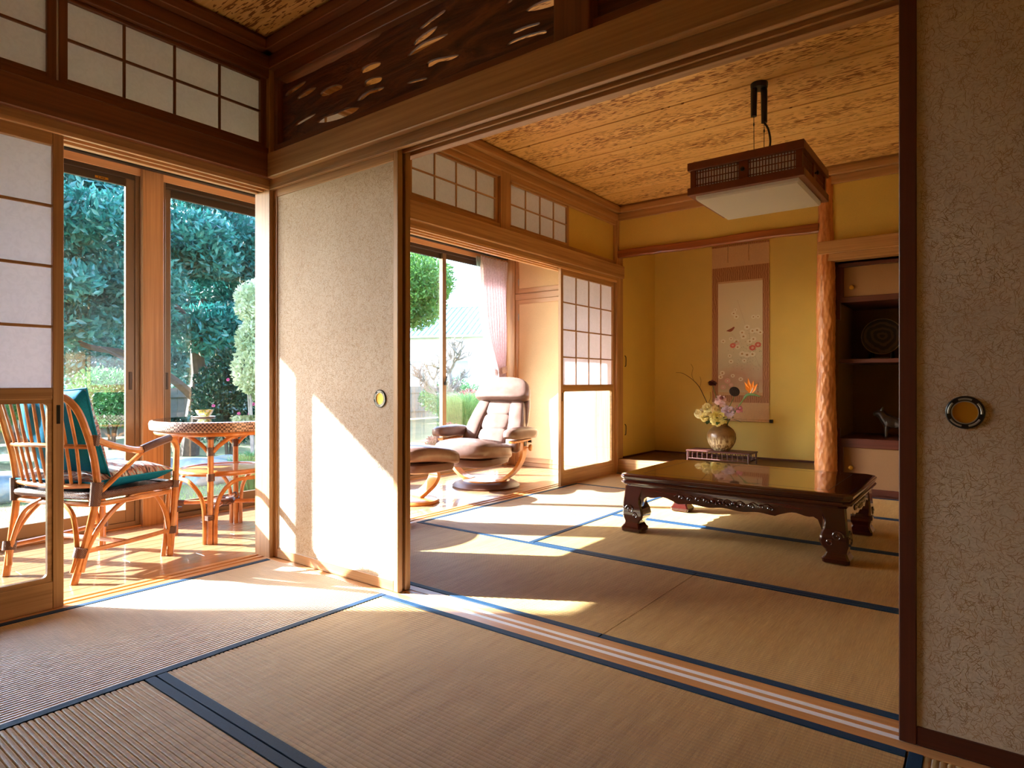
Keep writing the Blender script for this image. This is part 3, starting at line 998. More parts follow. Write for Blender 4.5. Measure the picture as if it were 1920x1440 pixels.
# ------------------------------------------------------------------ side alcove with cabinets and shelves
M['cab_paper'] = plaster('cabinet_paper', lin(150, 112, 80), 0.06)  # paper colour darkened to hold the shade inside the side alcove
M['plaster_shade'] = plaster('alcove_shade_plaster', lin(112, 82, 44))  # plaster for the side alcove, its shade put into the darker colour
def knob(parent, x, y, z):
    MB().lathe([(0.004, 0), (0.004, 0.008), (0.016, 0.011), (0.0175, 0.017), (0.013, 0.022), (0.001, 0.024)], 20).xf(Matrix.Translation((x, y, z)) @ Matrix.Rotation(PI / 2, 4, 'X')).build('knob', M['brass'], parent)
def wall_cabinet(name, label, z0, z1, kx, kz, shelf_t):
    t = thing(name, label, 'cabinet', (1.88, 3.72, z0))
    h = z1 - z0
    bx('carcass', t, 'woodred_x', 0.0, 1.68, 0.03, 0.66, 0.0, h, b=0.002)
    bx('cabinet_top', t, 'woodred_x', -0.014, 1.68, -0.012, 0.67, h, h + shelf_t, b=0.003)
    bx('cabinet_base', t, 'woodred_x', -0.0, 1.68, -0.004, 0.05, 0.0, 0.045, b=0.003)
    bx('cabinet_stile', t, 'woodred_z', -0.0, 0.022, -0.004, 0.04, 0.03, h, b=0.002)
    for i, x in enumerate((0.022, 0.58, 1.12)):
        d = bx('cabinet_door', t, 'cab_paper', x, x + .555, 0.012, 0.032, 0.045, h, b=0.001)
        if i == 0: knob(d, kx - 1.88, 0.012, kz - z0)
wall_cabinet('low_cabinet', 'low papered cabinet at the floor of the shelf alcove', 0.0, 0.355, 1.952, 0.198, 0.07)
wall_cabinet('hanging_cabinet', 'papered cabinet high up under the alcove beam', 1.475, 1.75, 1.959, 1.59, 0.03)
bx('hanging_strip', bpy.data.objects['hanging_cabinet'], 'woodred_z', -0.035, 0.0, 0.0, 0.03, -0.13, 0.30, b=0.002)
bx('side_strip', bpy.data.objects['low_cabinet'], 'woodred_z', -0.035, 0.0, -0.01, 0.02, 0.0, 0.50, b=0.002)
tag(bx('display_shelf', None, 'woodred_x', 1.863, 3.55, 3.78, 4.39, 1.008, 1.040, b=0.003), 'dark red shelf carrying the round plate', 'shelf')
bx('plaster_return', alc, 'plaster_shade', 1.835, 1.862, 3.74, 4.41, 0.0, 2.35, b=0)
bx('alcove_back', alc, 'plaster_shade', *ALCB, b=0)

# ================================================================== FURNITURE
# ------------------------------------------------------------------ low carved lacquer table
def lacquer():
    m, nt, p = new_mat('dark_red_lacquer')
    n = noise(nt, coords(nt, (2, 30, 30)), 1.0, 3, 0.6, 0.4)
    nt.links.new(ramp(nt, n, [(0.3, lin(44, 12, 9)), (0.7, lin(78, 26, 18))]), p.inputs['Base Color'])
    p.inputs['Roughness'].default_value = 0.16
    p.inputs['Coat Weight'].default_value = 1.0
    p.inputs['Coat Roughness'].default_value = 0.04
    return m
M['lacquer'] = lacquer()
def low_table():
    t = thing('low_table', 'low dark red carved lacquer table on the tatami', 'table', (1.70, 1.95, 0))
    HX, HY = 0.60, 0.425
    def ring(off, z, ch=0.035):
        x, y = HX + off, HY + off
        return [(x - ch, -y, z), (x, -y + ch, z), (x, y - ch, z), (x - ch, y, z), (-x + ch, y, z), (-x, y - ch, z), (-x, -y + ch, z), (-x + ch, -y, z)]
    mb = MB()
    mb.loft([ring(o, z) for o, z in ((-0.03, 0.262), (-0.028, 0.270), (-0.012, 0.274), (-0.004, 0.279), (-0.001, 0.287), (-0.006, 0.294), (-0.014, 0.297), (-0.014, 0.302), (-0.004, 0.306), (0.0, 0.314), (0.0, 0.322), (-0.006, 0.330), (-0.016, 0.3345), (-0.03, 0.335))], smooth=True)
    top = mb.build('table_top', M['lacquer'], t, sharp=30)
    gm = M['black']
    g = MB()
    ix, iy = HX - 0.115, HY - 0.10
    for a in ((-ix, ix, -iy - .0012, -iy + .0012), (-ix, ix, iy - .0012, iy + .0012), (-ix - .0012, -ix + .0012, -iy, iy), (ix - .0012, ix + .0012, -iy, iy)):
        g.box(*a, 0.3346, 0.3353)
    g.build('inlay_line', gm, top)
    # aprons with a wavy lower edge
    def apron(L, horizontal, pos):
        pts = []
        N = 48
        for i in range(N + 1):
            u = -1 + 2 * i / N
            au = abs(u)
            z = 0.208
            if au > 0.93: z = 0.208 - 0.06 * ((au - 0.93) / 0.07) ** 2.2
            elif au > 0.66: z = 0.214 + 0.006 * math.sin((au - .66) / .14 * PI)
            elif au > 0.55: z = 0.214 - 0.018 * (0.66 - au) / 0.11
            else: z = 0.196 + 0.004 * math.cos(au / .55 * PI * 3)
            pts.append((u * L, z))
        poly = pts + [(L, 0.264), (-L, 0.264)]
        mb = MB()
        if horizontal: mb.prism(poly, 'y', pos - .013, pos + .013)
        else: mb.prism(poly, 'x', pos - .013, pos + .013)
        return mb.build('apron', M['lacquer'], t)
    def carve(ap, L, horizontal, pos, sgn):
        c = MB()
        def scroll(u0, z0, s, d):
            pts = []
            for i in range(22):
                a = i / 21 * 2.6 * PI
                r = s * (1 - i / 26)
                pts.append((u0 + d * r * math.cos(a), pos + sgn * .014, z0 + r * math.sin(a) * .9))
            if not horizontal: pts = [(p[1], p[0], p[2]) for p in pts]
            c.tube(pts, [0.0045 * (1 - i / 40) for i in range(22)], 6)
        for u, s in ((-.50, .014), (-.40, .013), (-.30, .015), (-.21, .012), (-.12, .014), (-.04, .016), (.04, .016), (.12, .014), (.21, .012), (.30, .015), (.40, .013), (.50, .014)):
            scroll(u * L, 0.226 - 0.004 * math.sin(u * 30), s, 1 if u < 0 else -1)
        line = [(u / 20 * .58 * L, pos + sgn * .014, 0.238 + 0.008 * math.sin(u * 1.3)) for u in range(-20, 21)]
        if not horizontal: line = [(p[1], p[0], p[2]) for p in line]
        c.tube(line, 0.0035, 6)
        for k in range(9):
            u = (-.16 + .04 * k) * L
            ctr = (u, pos + sgn * .013, 0.222 + .006 * math.sin(k * 2.1))
            if not horizontal: ctr = (ctr[1], ctr[0], ctr[2])
            c.blob(ctr, (0.010, 0.010, 0.008), 1.0, 10, 6)
        c.build('carving', M['lacquer'], ap)
    for horizontal, L, P in ((True, HX - .13, HY - .042), (False, HY - .13, HX - .042)):
        for s in (-1, 1):
            a = apron(L, horizontal, s * P)
            carve(a, L, horizontal, s * P, s)
    # cabriole legs
    prof = [(0.0, .050, .004), (0.006, .058, .012), (0.024, .061, .014), (0.036, .052, .006), (0.052, .044, -.002), (0.064, .047, -.001), (0.084, .060, .006), (0.106, .064, .008), (0.14, .060, .007), (0.170, .052, .004), (0.200, .050, .001), (0.235, .055, -.002), (0.264, .060, -.004)]
    for sx in (-1, 1):
        for sy in (-1, 1):
            rings = []
            for z, hh, off in prof:
                cx = sx * (HX - .024 + off - hh)
                cy_ = sy * (HY - .024 + off - hh)
                rings.append([(cx + a * hh, cy_ + b * hh, z) for a, b in ((1 - .16, -1), (1, -1 + .16), (1, 1 - .16), (1 - .16, 1), (-1 + .16, 1), (-1, 1 - .16), (-1, -1 + .16), (-1 + .16, -1))])
            leg = MB().loft(rings).build('leg', M['lacquer'], t, sharp=28)
            c = MB()
            for face in (0, 1):
                for q, (u0, z0, s0) in enumerate(((-.040, .132, .027), (-.072, .098, .017))):
                    pts = []
                    for i in range(26):
                        a = i / 25 * 2.8 * PI + q
                        r = s0 * (1 - i / 30)
                        lx = u0 + r * math.cos(a)
                        z = z0 + r * math.sin(a)
                        out = HX - .0165 if face else HY - .0165
                        if face: pts.append((sx * out, sy * (HY - .024 + lx), z))
                        else: pts.append((sx * (HX - .024 + lx), sy * out, z))
                    c.tube(pts, [0.0042 * (1 - i / 45) for i in range(26)], 6)
            c.build('leg_carving', M['lacquer'], leg)
low_table()

# ------------------------------------------------------------------ pendant lamp
def pendant():
    cx, cy_ = 1.785, 1.885
    t = thing('pendant_lamp', 'square wooden lattice pendant lamp with a white diffuser', 'lamp', (cx, cy_, 1.86))
    hx, hy, z0, z1 = 0.285, 0.285, 0.0, 0.20
    wd = plain('lamp_frame_wood', lin(118, 62, 36), 0.45, var=0.12)
    def frame(name, a0, a1, b0, b1, o):
        f = MB()
        f.box(-o, o, -o, -o + b0, a0, a1, .002).box(-o, o, o - b0, o, a0, a1, .002).box(-o, -o + b0, -o + b0, o - b0, a0, a1, .002).box(o - b0, o, -o + b0, o - b0, a0, a1, .002)
        f.build(name, wd, t)
    frame('lower_frame', 0.018, 0.058, 0.035, 0, hx + .012)
    frame('upper_frame', 0.152, 0.195, 0.030, 0, hx + .012)
    for sx in (-1, 1):
        for sy in (-1, 1):
            bx('corner_post', t, wd, sx * (hx - .03), sx * hx, sy * (hy - .03), sy * hy, 0.05, 0.16, b=.002)
    paper, nt, p = new_mat('lamp_paper_white')
    d_ = nt.nodes.new('ShaderNodeBsdfDiffuse'); d_.inputs[0].default_value = lin(250, 250, 252)
    t_ = nt.nodes.new('ShaderNodeBsdfTranslucent'); t_.inputs[0].default_value = lin(250, 250, 252)
    m_ = nt.nodes.new('ShaderNodeMixShader'); m_.inputs[0].default_value = .5
    nt.links.new(d_.outputs[0], m_.inputs[1]); nt.links.new(t_.outputs[0], m_.inputs[2]); nt.links.new(m_.outputs[0], nt.nodes['Material Output'].inputs[0])
    for ax in (0, 1):
        for s in (-1, 1):
            f, p = MB(), MB()
            if ax == 0: bx('middle_post', t, wd, -.026, .026, s * (hy - .022), s * hy, 0.055, 0.155, b=.002)
            else: bx('middle_post', t, wd, s * (hx - .022), s * hx, -.026, .026, 0.055, 0.155, b=.002)
            for side in (-1, 1):
                a0, a1 = (.026, hx - .03) if side > 0 else (-hx + .03, -.026)
                for k in range(15):
                    u = a0 + (a1 - a0) * (k + .5) / 15
                    if ax == 0: f.box(u - .0020, u + .0020, s * (hy - .006), s * (hy - .012), 0.057, 0.153)
                    else: f.box(s * (hx - .006), s * (hx - .012), u - .0027, u + .0027, 0.057, 0.153)
                for zz in (.072, .105, .138):
                    if ax == 0: f.box(a0, a1, s * (hy - .005), s * (hy - .010), zz - .002, zz + .002)
                    else: f.box(s * (hx - .005), s * (hx - .010), a0, a1, zz - .002, zz + .002)
                if ax == 0: p.box(a0, a1, s * (hy - .0135), s * (hy - .013), .055, .155)
                else: p.box(s * (hx - .0135), s * (hx - .013), a0, a1, .055, .155)
            f.build('lattice', wd, t)
            p.build('lamp_paper', paper, t)
            rot = Matrix.Rotation(PI / 2, 4, 'X') if ax == 0 else Matrix.Rotation(PI / 2, 4, 'Y')
            kn = MB().lathe([(.005, 0), (.005, .008), (.011, .011), (.012, .016), (.007, .020), (.001, .021)], 16)
            if ax == 0: kn.xf(Matrix.Translation((0, s * hy, .105)) @ Matrix.Rotation(-s * PI / 2, 4, 'X'))
            else: kn.xf(Matrix.Translation((s * hx, 0, .105)) @ Matrix.Rotation(s * PI / 2, 4, 'Y'))
            kn.build('lamp_knob', M['black'], t)
    dm, nt, p = new_mat('milky_acrylic')
    p.inputs['Base Color'].default_value = lin(244, 244, 248)
    p.inputs['Roughness'].default_value = .35
    tr = nt.nodes.new('ShaderNodeBsdfTranslucent'); tr.inputs[0].default_value = lin(246, 246, 250)
    mx = nt.nodes.new('ShaderNodeMixShader'); mx.inputs[0].default_value = .5
    nt.links.new(p.outputs[0], mx.inputs[1]); nt.links.new(tr.outputs[0], mx.inputs[2]); nt.links.new(mx.outputs[0], nt.nodes['Material Output'].inputs[0])
    wc = plain('added_reflector_white', lin(245, 245, 245), .6)
    MB().box(-hx + .03, hx - .03, -hy + .03, hy - .03, .176, .182).build('added_reflector', wc, t)  # unseen white plate, added to bounce daylight onto the lamp paper
    def rr(o, z): return [(o, -o, z), (o, o, z), (-o, o, z), (-o, -o, z)]
    MB().loft([rr(.262, .03), rr(.262, .004), rr(.256, -.006), rr(.001, -.008)], caps=False, smooth=False).build('diffuser', dm, t)
        # two sprung hangers, wires, chain and the cord
    H = 2.52 - 1.86
    for k, (dx, dy, lo, zt) in enumerate(((-.022, -.01, .48, H), (.020, .012, .44, H))):
        h = MB()
        h.tube([(dx, dy, zt), (dx * 1.15, dy, zt - .05), (dx * 1.2, dy, lo)], [.017, .018, .016], 10)
        h.build('hanger', M['black'], t)
        w = MB()
        w.tube([(dx * 1.2, dy, lo), (dx * 1.1, dy, .225)], .0019, 6)
        w.blob((dx * 1.18, dy, lo - .045), (.0045, .0045, .011), .9, 8, 6)
        for q in range(3):
            w.tube([(dx * 1.1 + .006 * math.cos(a), dy + (.006 * math.cos(a) if q % 2 else 0), .222 - q * .013 + .008 * math.sin(a)) for a in [i * PI / 5 for i in range(10)]], .0014, 5, closed=True)
        w.build('hanger_wire', M['black'], t)
    MB().tube(catmull([(.024, .012, .44), (.045, .012, .40), (.056, .012, .33), (.045, .012, .26), (.024, .010, .20), (.018, .01, .19)], 6), .0058, 8).build('cord', M['black'], t)
    MB().lathe([(.044, H - .028), (.046, H - .012), (.046, H)], 20).build('ceiling_rose', M['black'], t)
pendant()

# ------------------------------------------------------------------ rattan chair
def rattan_mats():
    m, nt, p = new_mat('honey_rattan')
    n = noise(nt, coords(nt, (14, 14, 14)), 1.0, 4, 0.6)
    nt.links.new(ramp(nt, n, [(0.3, lin(164, 96, 44)), (0.7, lin(206, 140, 78))]), p.inputs['Base Color'])
    p.inputs['Roughness'].default_value = 0.28
    p.inputs['Coat Weight'].default_value = 0.4
    M['rattan'] = m
    m, nt, p = new_mat('dark_cane_wrap')
    w = nt.nodes.new('ShaderNodeTexWave')
    w.inputs['Scale'].default_value = 75
    w.bands_direction = 'DIAGONAL'
    tc = nt.nodes.new('ShaderNodeTexCoord')
    nt.links.new(tc.outputs['Object'], w.inputs['Vector'])
    nt.links.new(ramp(nt, w.outputs['Fac'], [(0.2, lin(46, 24, 18)), (0.8, lin(112, 70, 52))]), p.inputs['Base Color'])
    p.inputs['Roughness'].default_value = 0.35
    bump(nt, p, w.outputs['Fac'], 0.6, 0.002)
    M['wrap'] = m
rattan_mats()
def weave_mat():
    m, nt, p = new_mat('checked_cane_weave')
    tc = nt.nodes.new('ShaderNodeTexCoord')
    ck = nt.nodes.new('ShaderNodeTexChecker'); ck.inputs['Scale'].default_value = 95
    nt.links.new(tc.outputs['Object'], ck.inputs['Vector'])
    nt.links.new(mixc(nt, ck.outputs['Fac'], lin(74, 48, 40), lin(168, 138, 124)), p.inputs['Base Color'])
    p.inputs['Roughness'].default_value = .3
    M['weave'] = m
weave_mat()
def cane(t, name, pts, r, n=8, sm=6, closed=False, mat='rattan'):
    return MB().tube(catmull(pts, sm, closed) if sm else pts, r, n, closed).build(name, M[mat], t)

def rattan_chair():
    t = thing('rattan_chair', 'honey rattan armchair with dark cane bindings by the garden window', 'chair', (-0.68, -0.53, -0.03), math.radians(20.5))
    for s in (-1, 1):
        # rear leg bundle: main cane leans forward up to the seat, then the upright sweeps back
        cane(t, 'leg', [(s * .205, -.255, 0), (s * .222, -.222, .14), (s * .240, -.185, .33), (s * .248, -.176, .42)], .0155)
        cane(t, 'leg_brace', [(s * .225, -.235, .05), (s * .232, -.205, .16), (s * .236, -.12, .27), (s * .238, .0, .345), (s * .238, .12, .345), (s * .237, .20, .25), (s * .232, .235, .12), (s * .230, .24, .05)], .0115)
        cane(t, 'leg_brace', [(s * .19, -.25, .05), (s * .198, -.235, .14), (s * .15, -.215, .29), (s * .05, -.2, .355)], .0105)
        MB().tube([(s * .213, -.236, .115), (s * .218, -.228, .155)], .027, 12).build('leg_binding', M['wrap'], t)
        # arm: leaves the upright, dips, rises and turns down into the front leg
        cane(t, 'arm', [(s * .245, -.19, .635), (s * .262, -.10, .595), (s * .275, .02, .565), (s * .278, .12, .59), (s * .272, .20, .605), (s * .262, .250, .565), (s * .252, .262, .48), (s * .243, .262, .30), (s * .232, .256, .12), (s * .226, .25, 0)], .0155)
        cane(t, 'front_leg', [(s * .205, .225, 0), (s * .214, .236, .14), (s * .226, .24, .34)], .012)
        MB().tube(catmull([(s * .2765, .03, .567), (s * .279, .12, .592), (s * .272, .198, .606)], 5), .0195, 10).build('arm_binding', M['wrap'], t)
        MB().tube([(s * .244, -.195, .605), (s * .246, -.188, .652)], .023, 10).build('upright_binding', M['wrap'], t)
        MB().tube([(s * .228, .25, .115), (s * .231, .252, .15)], .026, 10).build('leg_binding', M['wrap'], t)
        MB().tube([(s * .246, .255, .35), (s * .247, .258, .385)], .022, 10).build('leg_binding', M['wrap'], t)
        MB().tube([(s * .241, -.186, .335), (s * .248, -.178, .44)], [.022, .026], 10).build('upright_binding', M['wrap'], t)
        cane(t, 'arm_brace', [(s * .272, .05, .562), (s * .262, -.03, .50), (s * .252, -.11, .435), (s * .246, -.16, .395)], .0115)
        cane(t, 'stretcher', [(s * .218, -.225, .135), (s * .226, .0, .13), (s * .230, .25, .13)], .0115)
    # back hoop
    hoop = [(-.248, -.176, .42), (-.247, -.195, .55), (-.245, -.228, .67), (-.225, -.262, .775), (-.15, -.284, .835), (0, -.292, .853), (.15, -.284, .835), (.225, -.262, .775), (.245, -.228, .67), (.247, -.195, .55), (.248, -.176, .42)]
    cane(t, 'back_hoop', hoop, .0155)
    cane(t, 'back_rail', [(-.246, -.205, .60), (-.12, -.245, .605), (0, -.258, .607), (.12, -.245, .605), (.246, -.205, .60)], .0105)
    cane(t, 'back_rail', [(-.246, -.18, .425), (-.12, -.205, .42), (0, -.213, .418), (.12, -.205, .42), (.246, -.18, .425)], .0125)
    for k in range(9):
        u = (k - 4) / 4.6
        zt = .853 - .045 * abs(u) ** 2.6 * 1.2
        x = u * .225
        cane(t, 'back_spindle', [(x * .88, -.212 + .02 * u * u, .415), (x * .95, -.252 + .03 * u * u, .607), (x, -.290 + .012 * u * u, zt)], .0072, 7)
    # seat
    rim = [(-.235, .24, .37), (-.1, .262, .37), (.1, .262, .37), (.235, .24, .37), (.248, .10, .372), (.246, -.08, .375), (.235, -.18, .378), (.1, -.20, .378), (-.1, -.20, .378), (-.235, -.18, .378), (-.246, -.08, .375), (-.248, .10, .372)]
    cane(t, 'seat_rim', rim, .018, 10, 5, True, 'wrap')
    cane(t, 'seat_rim', [(p[0] * .985, p[1] * .985, p[2] - .038) for p in rim], .0125, 8, 5, True)
    s = MB()
    s.blob((0, .03, .372), (.235, .225, .008), .5, 28, 6)
    s.build('seat_weave', M['wrap'], t)
    cane(t, 'stretcher', [(-.228, .0, .13), (0, .0, .13), (.228, .0, .13)], .011)
    return t
rattan_chair()

def cushion_print():
    m, nt, p = new_mat('teal_leaf_print')
    n = noise(nt, coords(nt, (9, 26, 9), rot=(0, 0, .5)), 1.0, 4, 0.65, 2.0)
    nt.links.new(ramp(nt, n, [(0.30, lin(20, 60, 84)), (0.42, lin(58, 46, 54)), (0.50, lin(176, 120, 106)), (0.56, lin(120, 170, 186)), (0.64, lin(204, 212, 214))]), p.inputs['Base Color'])
    p.inputs['Roughness'].default_value = 0.75
    M['print'] = m
    M['teal'] = cloth('teal_canvas', lin(0, 120, 160), 600, 0.8)
cushion_print()
def cushion(name, label, loc, rot, hx, hy, hz):
    t = thing(name, label, 'cushion', loc)
    t.rotation_euler = rot
    def prof(sign):
        mb = MB()
        N = 22
        rings = []
        for i in range(N + 1):
            row = []
            for j in range(N + 1):
                u, v = -1 + 2 * i / N, -1 + 2 * j / N
                edge = max(0.0, (1 - u ** 4) * (1 - v ** 4)) ** 0.5
                pin = 1 - 0.05 * (abs(u) * abs(v)) ** 1 * 0 - 0.06 * (1 - abs(u) ** 2) * abs(v) ** 4 - 0.06 * (1 - abs(v) ** 2) * abs(u) ** 4
                row.append((u * hx * pin, v * hy * pin, sign * hz * edge + 0.004 * math.sin(9 * u + 5 * v) * edge))
            rings.append(row)
        mb.loft(rings, caps=False, closed=False)
        return mb
    prof(1).build('printed_cover', M['print'], t, sharp=80)
    prof(-1).build('plain_back', M['teal'], t, sharp=80)
    edge = MB()
    pts = []
    N = 20
    for k in range(4 * N):
        q = k / N
        sd = int(q); f = -1 + 2 * (q - sd)
        u, v = ((f, -1), (1, f), (-f, 1), (-1, -f))[sd]
        pin = 1 - 0.06 * (1 - u * u) * abs(v) ** 4 - 0.06 * (1 - v * v) * abs(u) ** 4
        pts.append((u * hx * pin, v * hy * pin, 0))
    edge.tube(pts, .0045, 6, closed=True).build('piping', M['teal'], t)
    return t
rc = math.radians(20.5)
def chair_pt(x, y, z):
    return (-0.68 + x * math.cos(rc) - y * math.sin(rc), -0.53 + x * math.sin(rc) + y * math.cos(rc), -0.03 + z)
cushion('seat_cushion', 'teal edged printed cushion lying on the rattan chair seat', chair_pt(0, .04, .437), (0, 0, rc), .235, .235, .052)
cushion('back_cushion', 'teal printed cushion leaning on the rattan chair back', chair_pt(0, -.145, .655), (math.radians(-98 + 24), 0, rc), .215, .215, .055)

# ------------------------------------------------------------------ rattan table
def rattan_table():
    t = thing('rattan_table', 'round honey rattan table with a glass top', 'table', (-0.80, 0.20, -0.03), math.radians(137))
    H = .675
    MB().lathe([(.372, H - .058), (.385, H - .05), (.388, H - .02), (.382, H - .004), (.368, H)], 56, cap=False).build('woven_rim', M['weave'], t)
    MB().lathe([(.36, H - .06), (.372, H - .058), (.36, H - .056)], 56).build('rim_underside', M['rattan'], t)
    MB().lathe([(.36, H - .03), (.36, H - .026)], 56).build('woven_top', M['wrap'], t)
    MB().lathe([(.366, H - .006), (.366, H)], 56).build('glass_top', M['glass'], t)
    MB().tube([(.352 * math.cos(a), .352 * math.sin(a), H - .068) for a in [i * PI / 24 for i in range(48)]], .012, 8, closed=True).build('top_hoop', M['rattan'], t)
    R = .268
    for k in range(4):
        a = k * PI / 2
        ca, sa = math.cos(a), math.sin(a)
        def P(r, tt, z): return (r * ca - tt * sa, r * sa + tt * ca, z)
        cane(t, 'leg', [P(R, 0, 0), P(R, 0, .2), P(R - .005, 0, .4), P(R - .005, 0, H - .065)], .0165, 10)
        for s in (-1, 1):
            # cane beside the leg that arches over to the next leg
            b = a + s * PI / 4
            mid = (.245 * math.cos(b), .245 * math.sin(b), .345)
            cane(t, 'leg_arch', [P(R + .004, s * .028, 0), P(R + .004, s * .03, .16), P(R - .004, s * .05, .26), P(R - .02, s * .11, .335), mid], .0115)
            mid2 = (.25 * math.cos(b), .25 * math.sin(b), H - .075)
            cane(t, 'top_arch', [P(R - .004, s * .014, .505), P(R - .008, s * .05, .545), P(R - .02, s * .11, .585), mid2], .0115)
        MB().tube([P(R + .001, 0, .135), P(R + .001, 0, .16)], .041, 12, flat=(1, .62) if k % 2 else (.62, 1)).build('leg_binding', M['wrap'], t)
        MB().tube([P(R - .005, 0, .345), P(R - .005, 0, .385)], .022, 10).build('leg_binding', M['wrap'], t)
        MB().tube([P(R - .005, 0, .485), P(R - .005, 0, .53)], .022, 10).build('leg_binding', M['wrap'], t)
        MB().tube([P(R - .005, 0, .575), P(R - .005, 0, .605)], .022, 10).build('leg_binding', M['wrap'], t)
        cane(t, 'stretcher', [P(R, 0, .185), P(.12, 0, .185), P(.02, 0, .185)], .012)
        MB().tube([P(R - .05, 0, .185), P(R - .018, 0, .185)], .016, 8).build('stretcher_binding', M['wrap'], t)
    MB().tube([(.045 * math.cos(a), .045 * math.sin(a), .19) for a in [i * PI / 8 for i in range(16)]], .02, 8, closed=True).build('stretcher_knot', M['wrap'], t)
    sh = MB()
    sh.lathe([(.005, .372), (.225, .372), (.225, .384), (.005, .388)], 40)
    sh.build('shelf', M['rattan'], t)
    MB().tube([(.232 * math.cos(a), .232 * math.sin(a), .378) for a in [i * PI / 20 for i in range(40)]], .0145, 8, closed=True).build('shelf_hoop', M['rattan'], t)
rattan_table()
def bowl():
    t = thing('bowl', 'small white and yellow porcelain bowl on the rattan table', 'bowl', (-0.99, 0.18, 0.6455))
    t.scale = (.78, .78, .78)
    wm, nt, p = new_mat('painted_porcelain')
    n = noise(nt, coords(nt, (30, 30, 22)), 1.0, 2, .5)
    nt.links.new(ramp(nt, n, [(0.45, lin(240, 238, 226)), (0.55, lin(232, 208, 96)), (0.62, lin(120, 140, 84)), (0.68, lin(240, 238, 226))]), p.inputs['Base Color'])
    p.inputs['Roughness'].default_value = 0.12
    white = plain('white_glaze', lin(242, 242, 238), .12)
    MB().lathe([(.030, 0), (.034, .002), (.036, .012), (.05, .022), (.062, .046), (.066, .058), (.064, .058), (.058, .045), (.045, .024), (.001, .018)], 36).build('bowl_body', wm, t)
    MB().lathe([(.02, .0), (.075, .001), (.082, .008), (.08, .009), (.072, .004), (.02, .004)], 36, cap=False).build('saucer', white, t)
bowl()

# ------------------------------------------------------------------ leather recliner and ottoman
def leather_mats():
    m, nt, p = new_mat('mauve_brown_leather')
    n = noise(nt, coords(nt, (1, 1, 1)), 260, 3, .6)
    n2 = noise(nt, coords(nt, (1, 1, 1)), 7, 3, .5)
    nt.links.new(mixc(nt, .6, ramp(nt, n, [(0.3, lin(108, 80, 71)), (0.7, lin(130, 101, 92))]), ramp(nt, n2, [(0.35, lin(102, 74, 64)), (0.65, lin(136, 110, 102))])), p.inputs['Base Color'])
    p.inputs['Roughness'].default_value = 0.32
    bump(nt, p, n2, 0.3, 0.01)
    M['leather'] = m
    M['leather_dark'] = plain('dark_brown_leather', lin(96, 62, 50), 0.42, var=.1)
    M['beech'] = wood('bent_beech', 'z', lin(196, 122, 58), lin(226, 158, 88), rough=.3, fine=40, coat=.3)
leather_mats()
def bent(t, name, pts, w, th, mat):
    """flat strip of wood: w across local y, th thick, swept in the x-z plane"""
    P = catmull([(p[0], 0, p[1]) for p in pts], 6)
    yo = catmull([(p[2], 0, p[3] if len(p) > 3 else w) for p in pts], 6)
    rings = []
    for i, q in enumerate(P):
        a, b = P[max(0, i - 1)], P[min(len(P) - 1, i + 1)]
        d = (b - a).normalized()
        nx, nz = -d.z, d.x
        yc, ww = yo[i].x, yo[i].z
        h = th / 2
        rings.append([(q.x + nx * h, yc - ww / 2, q.z + nz * h), (q.x + nx * h, yc + ww / 2, q.z + nz * h), (q.x - nx * h, yc + ww / 2, q.z - nz * h), (q.x - nx * h, yc - ww / 2, q.z - nz * h)])
    return MB().loft(rings).build(name, M[mat], t, sharp=40)

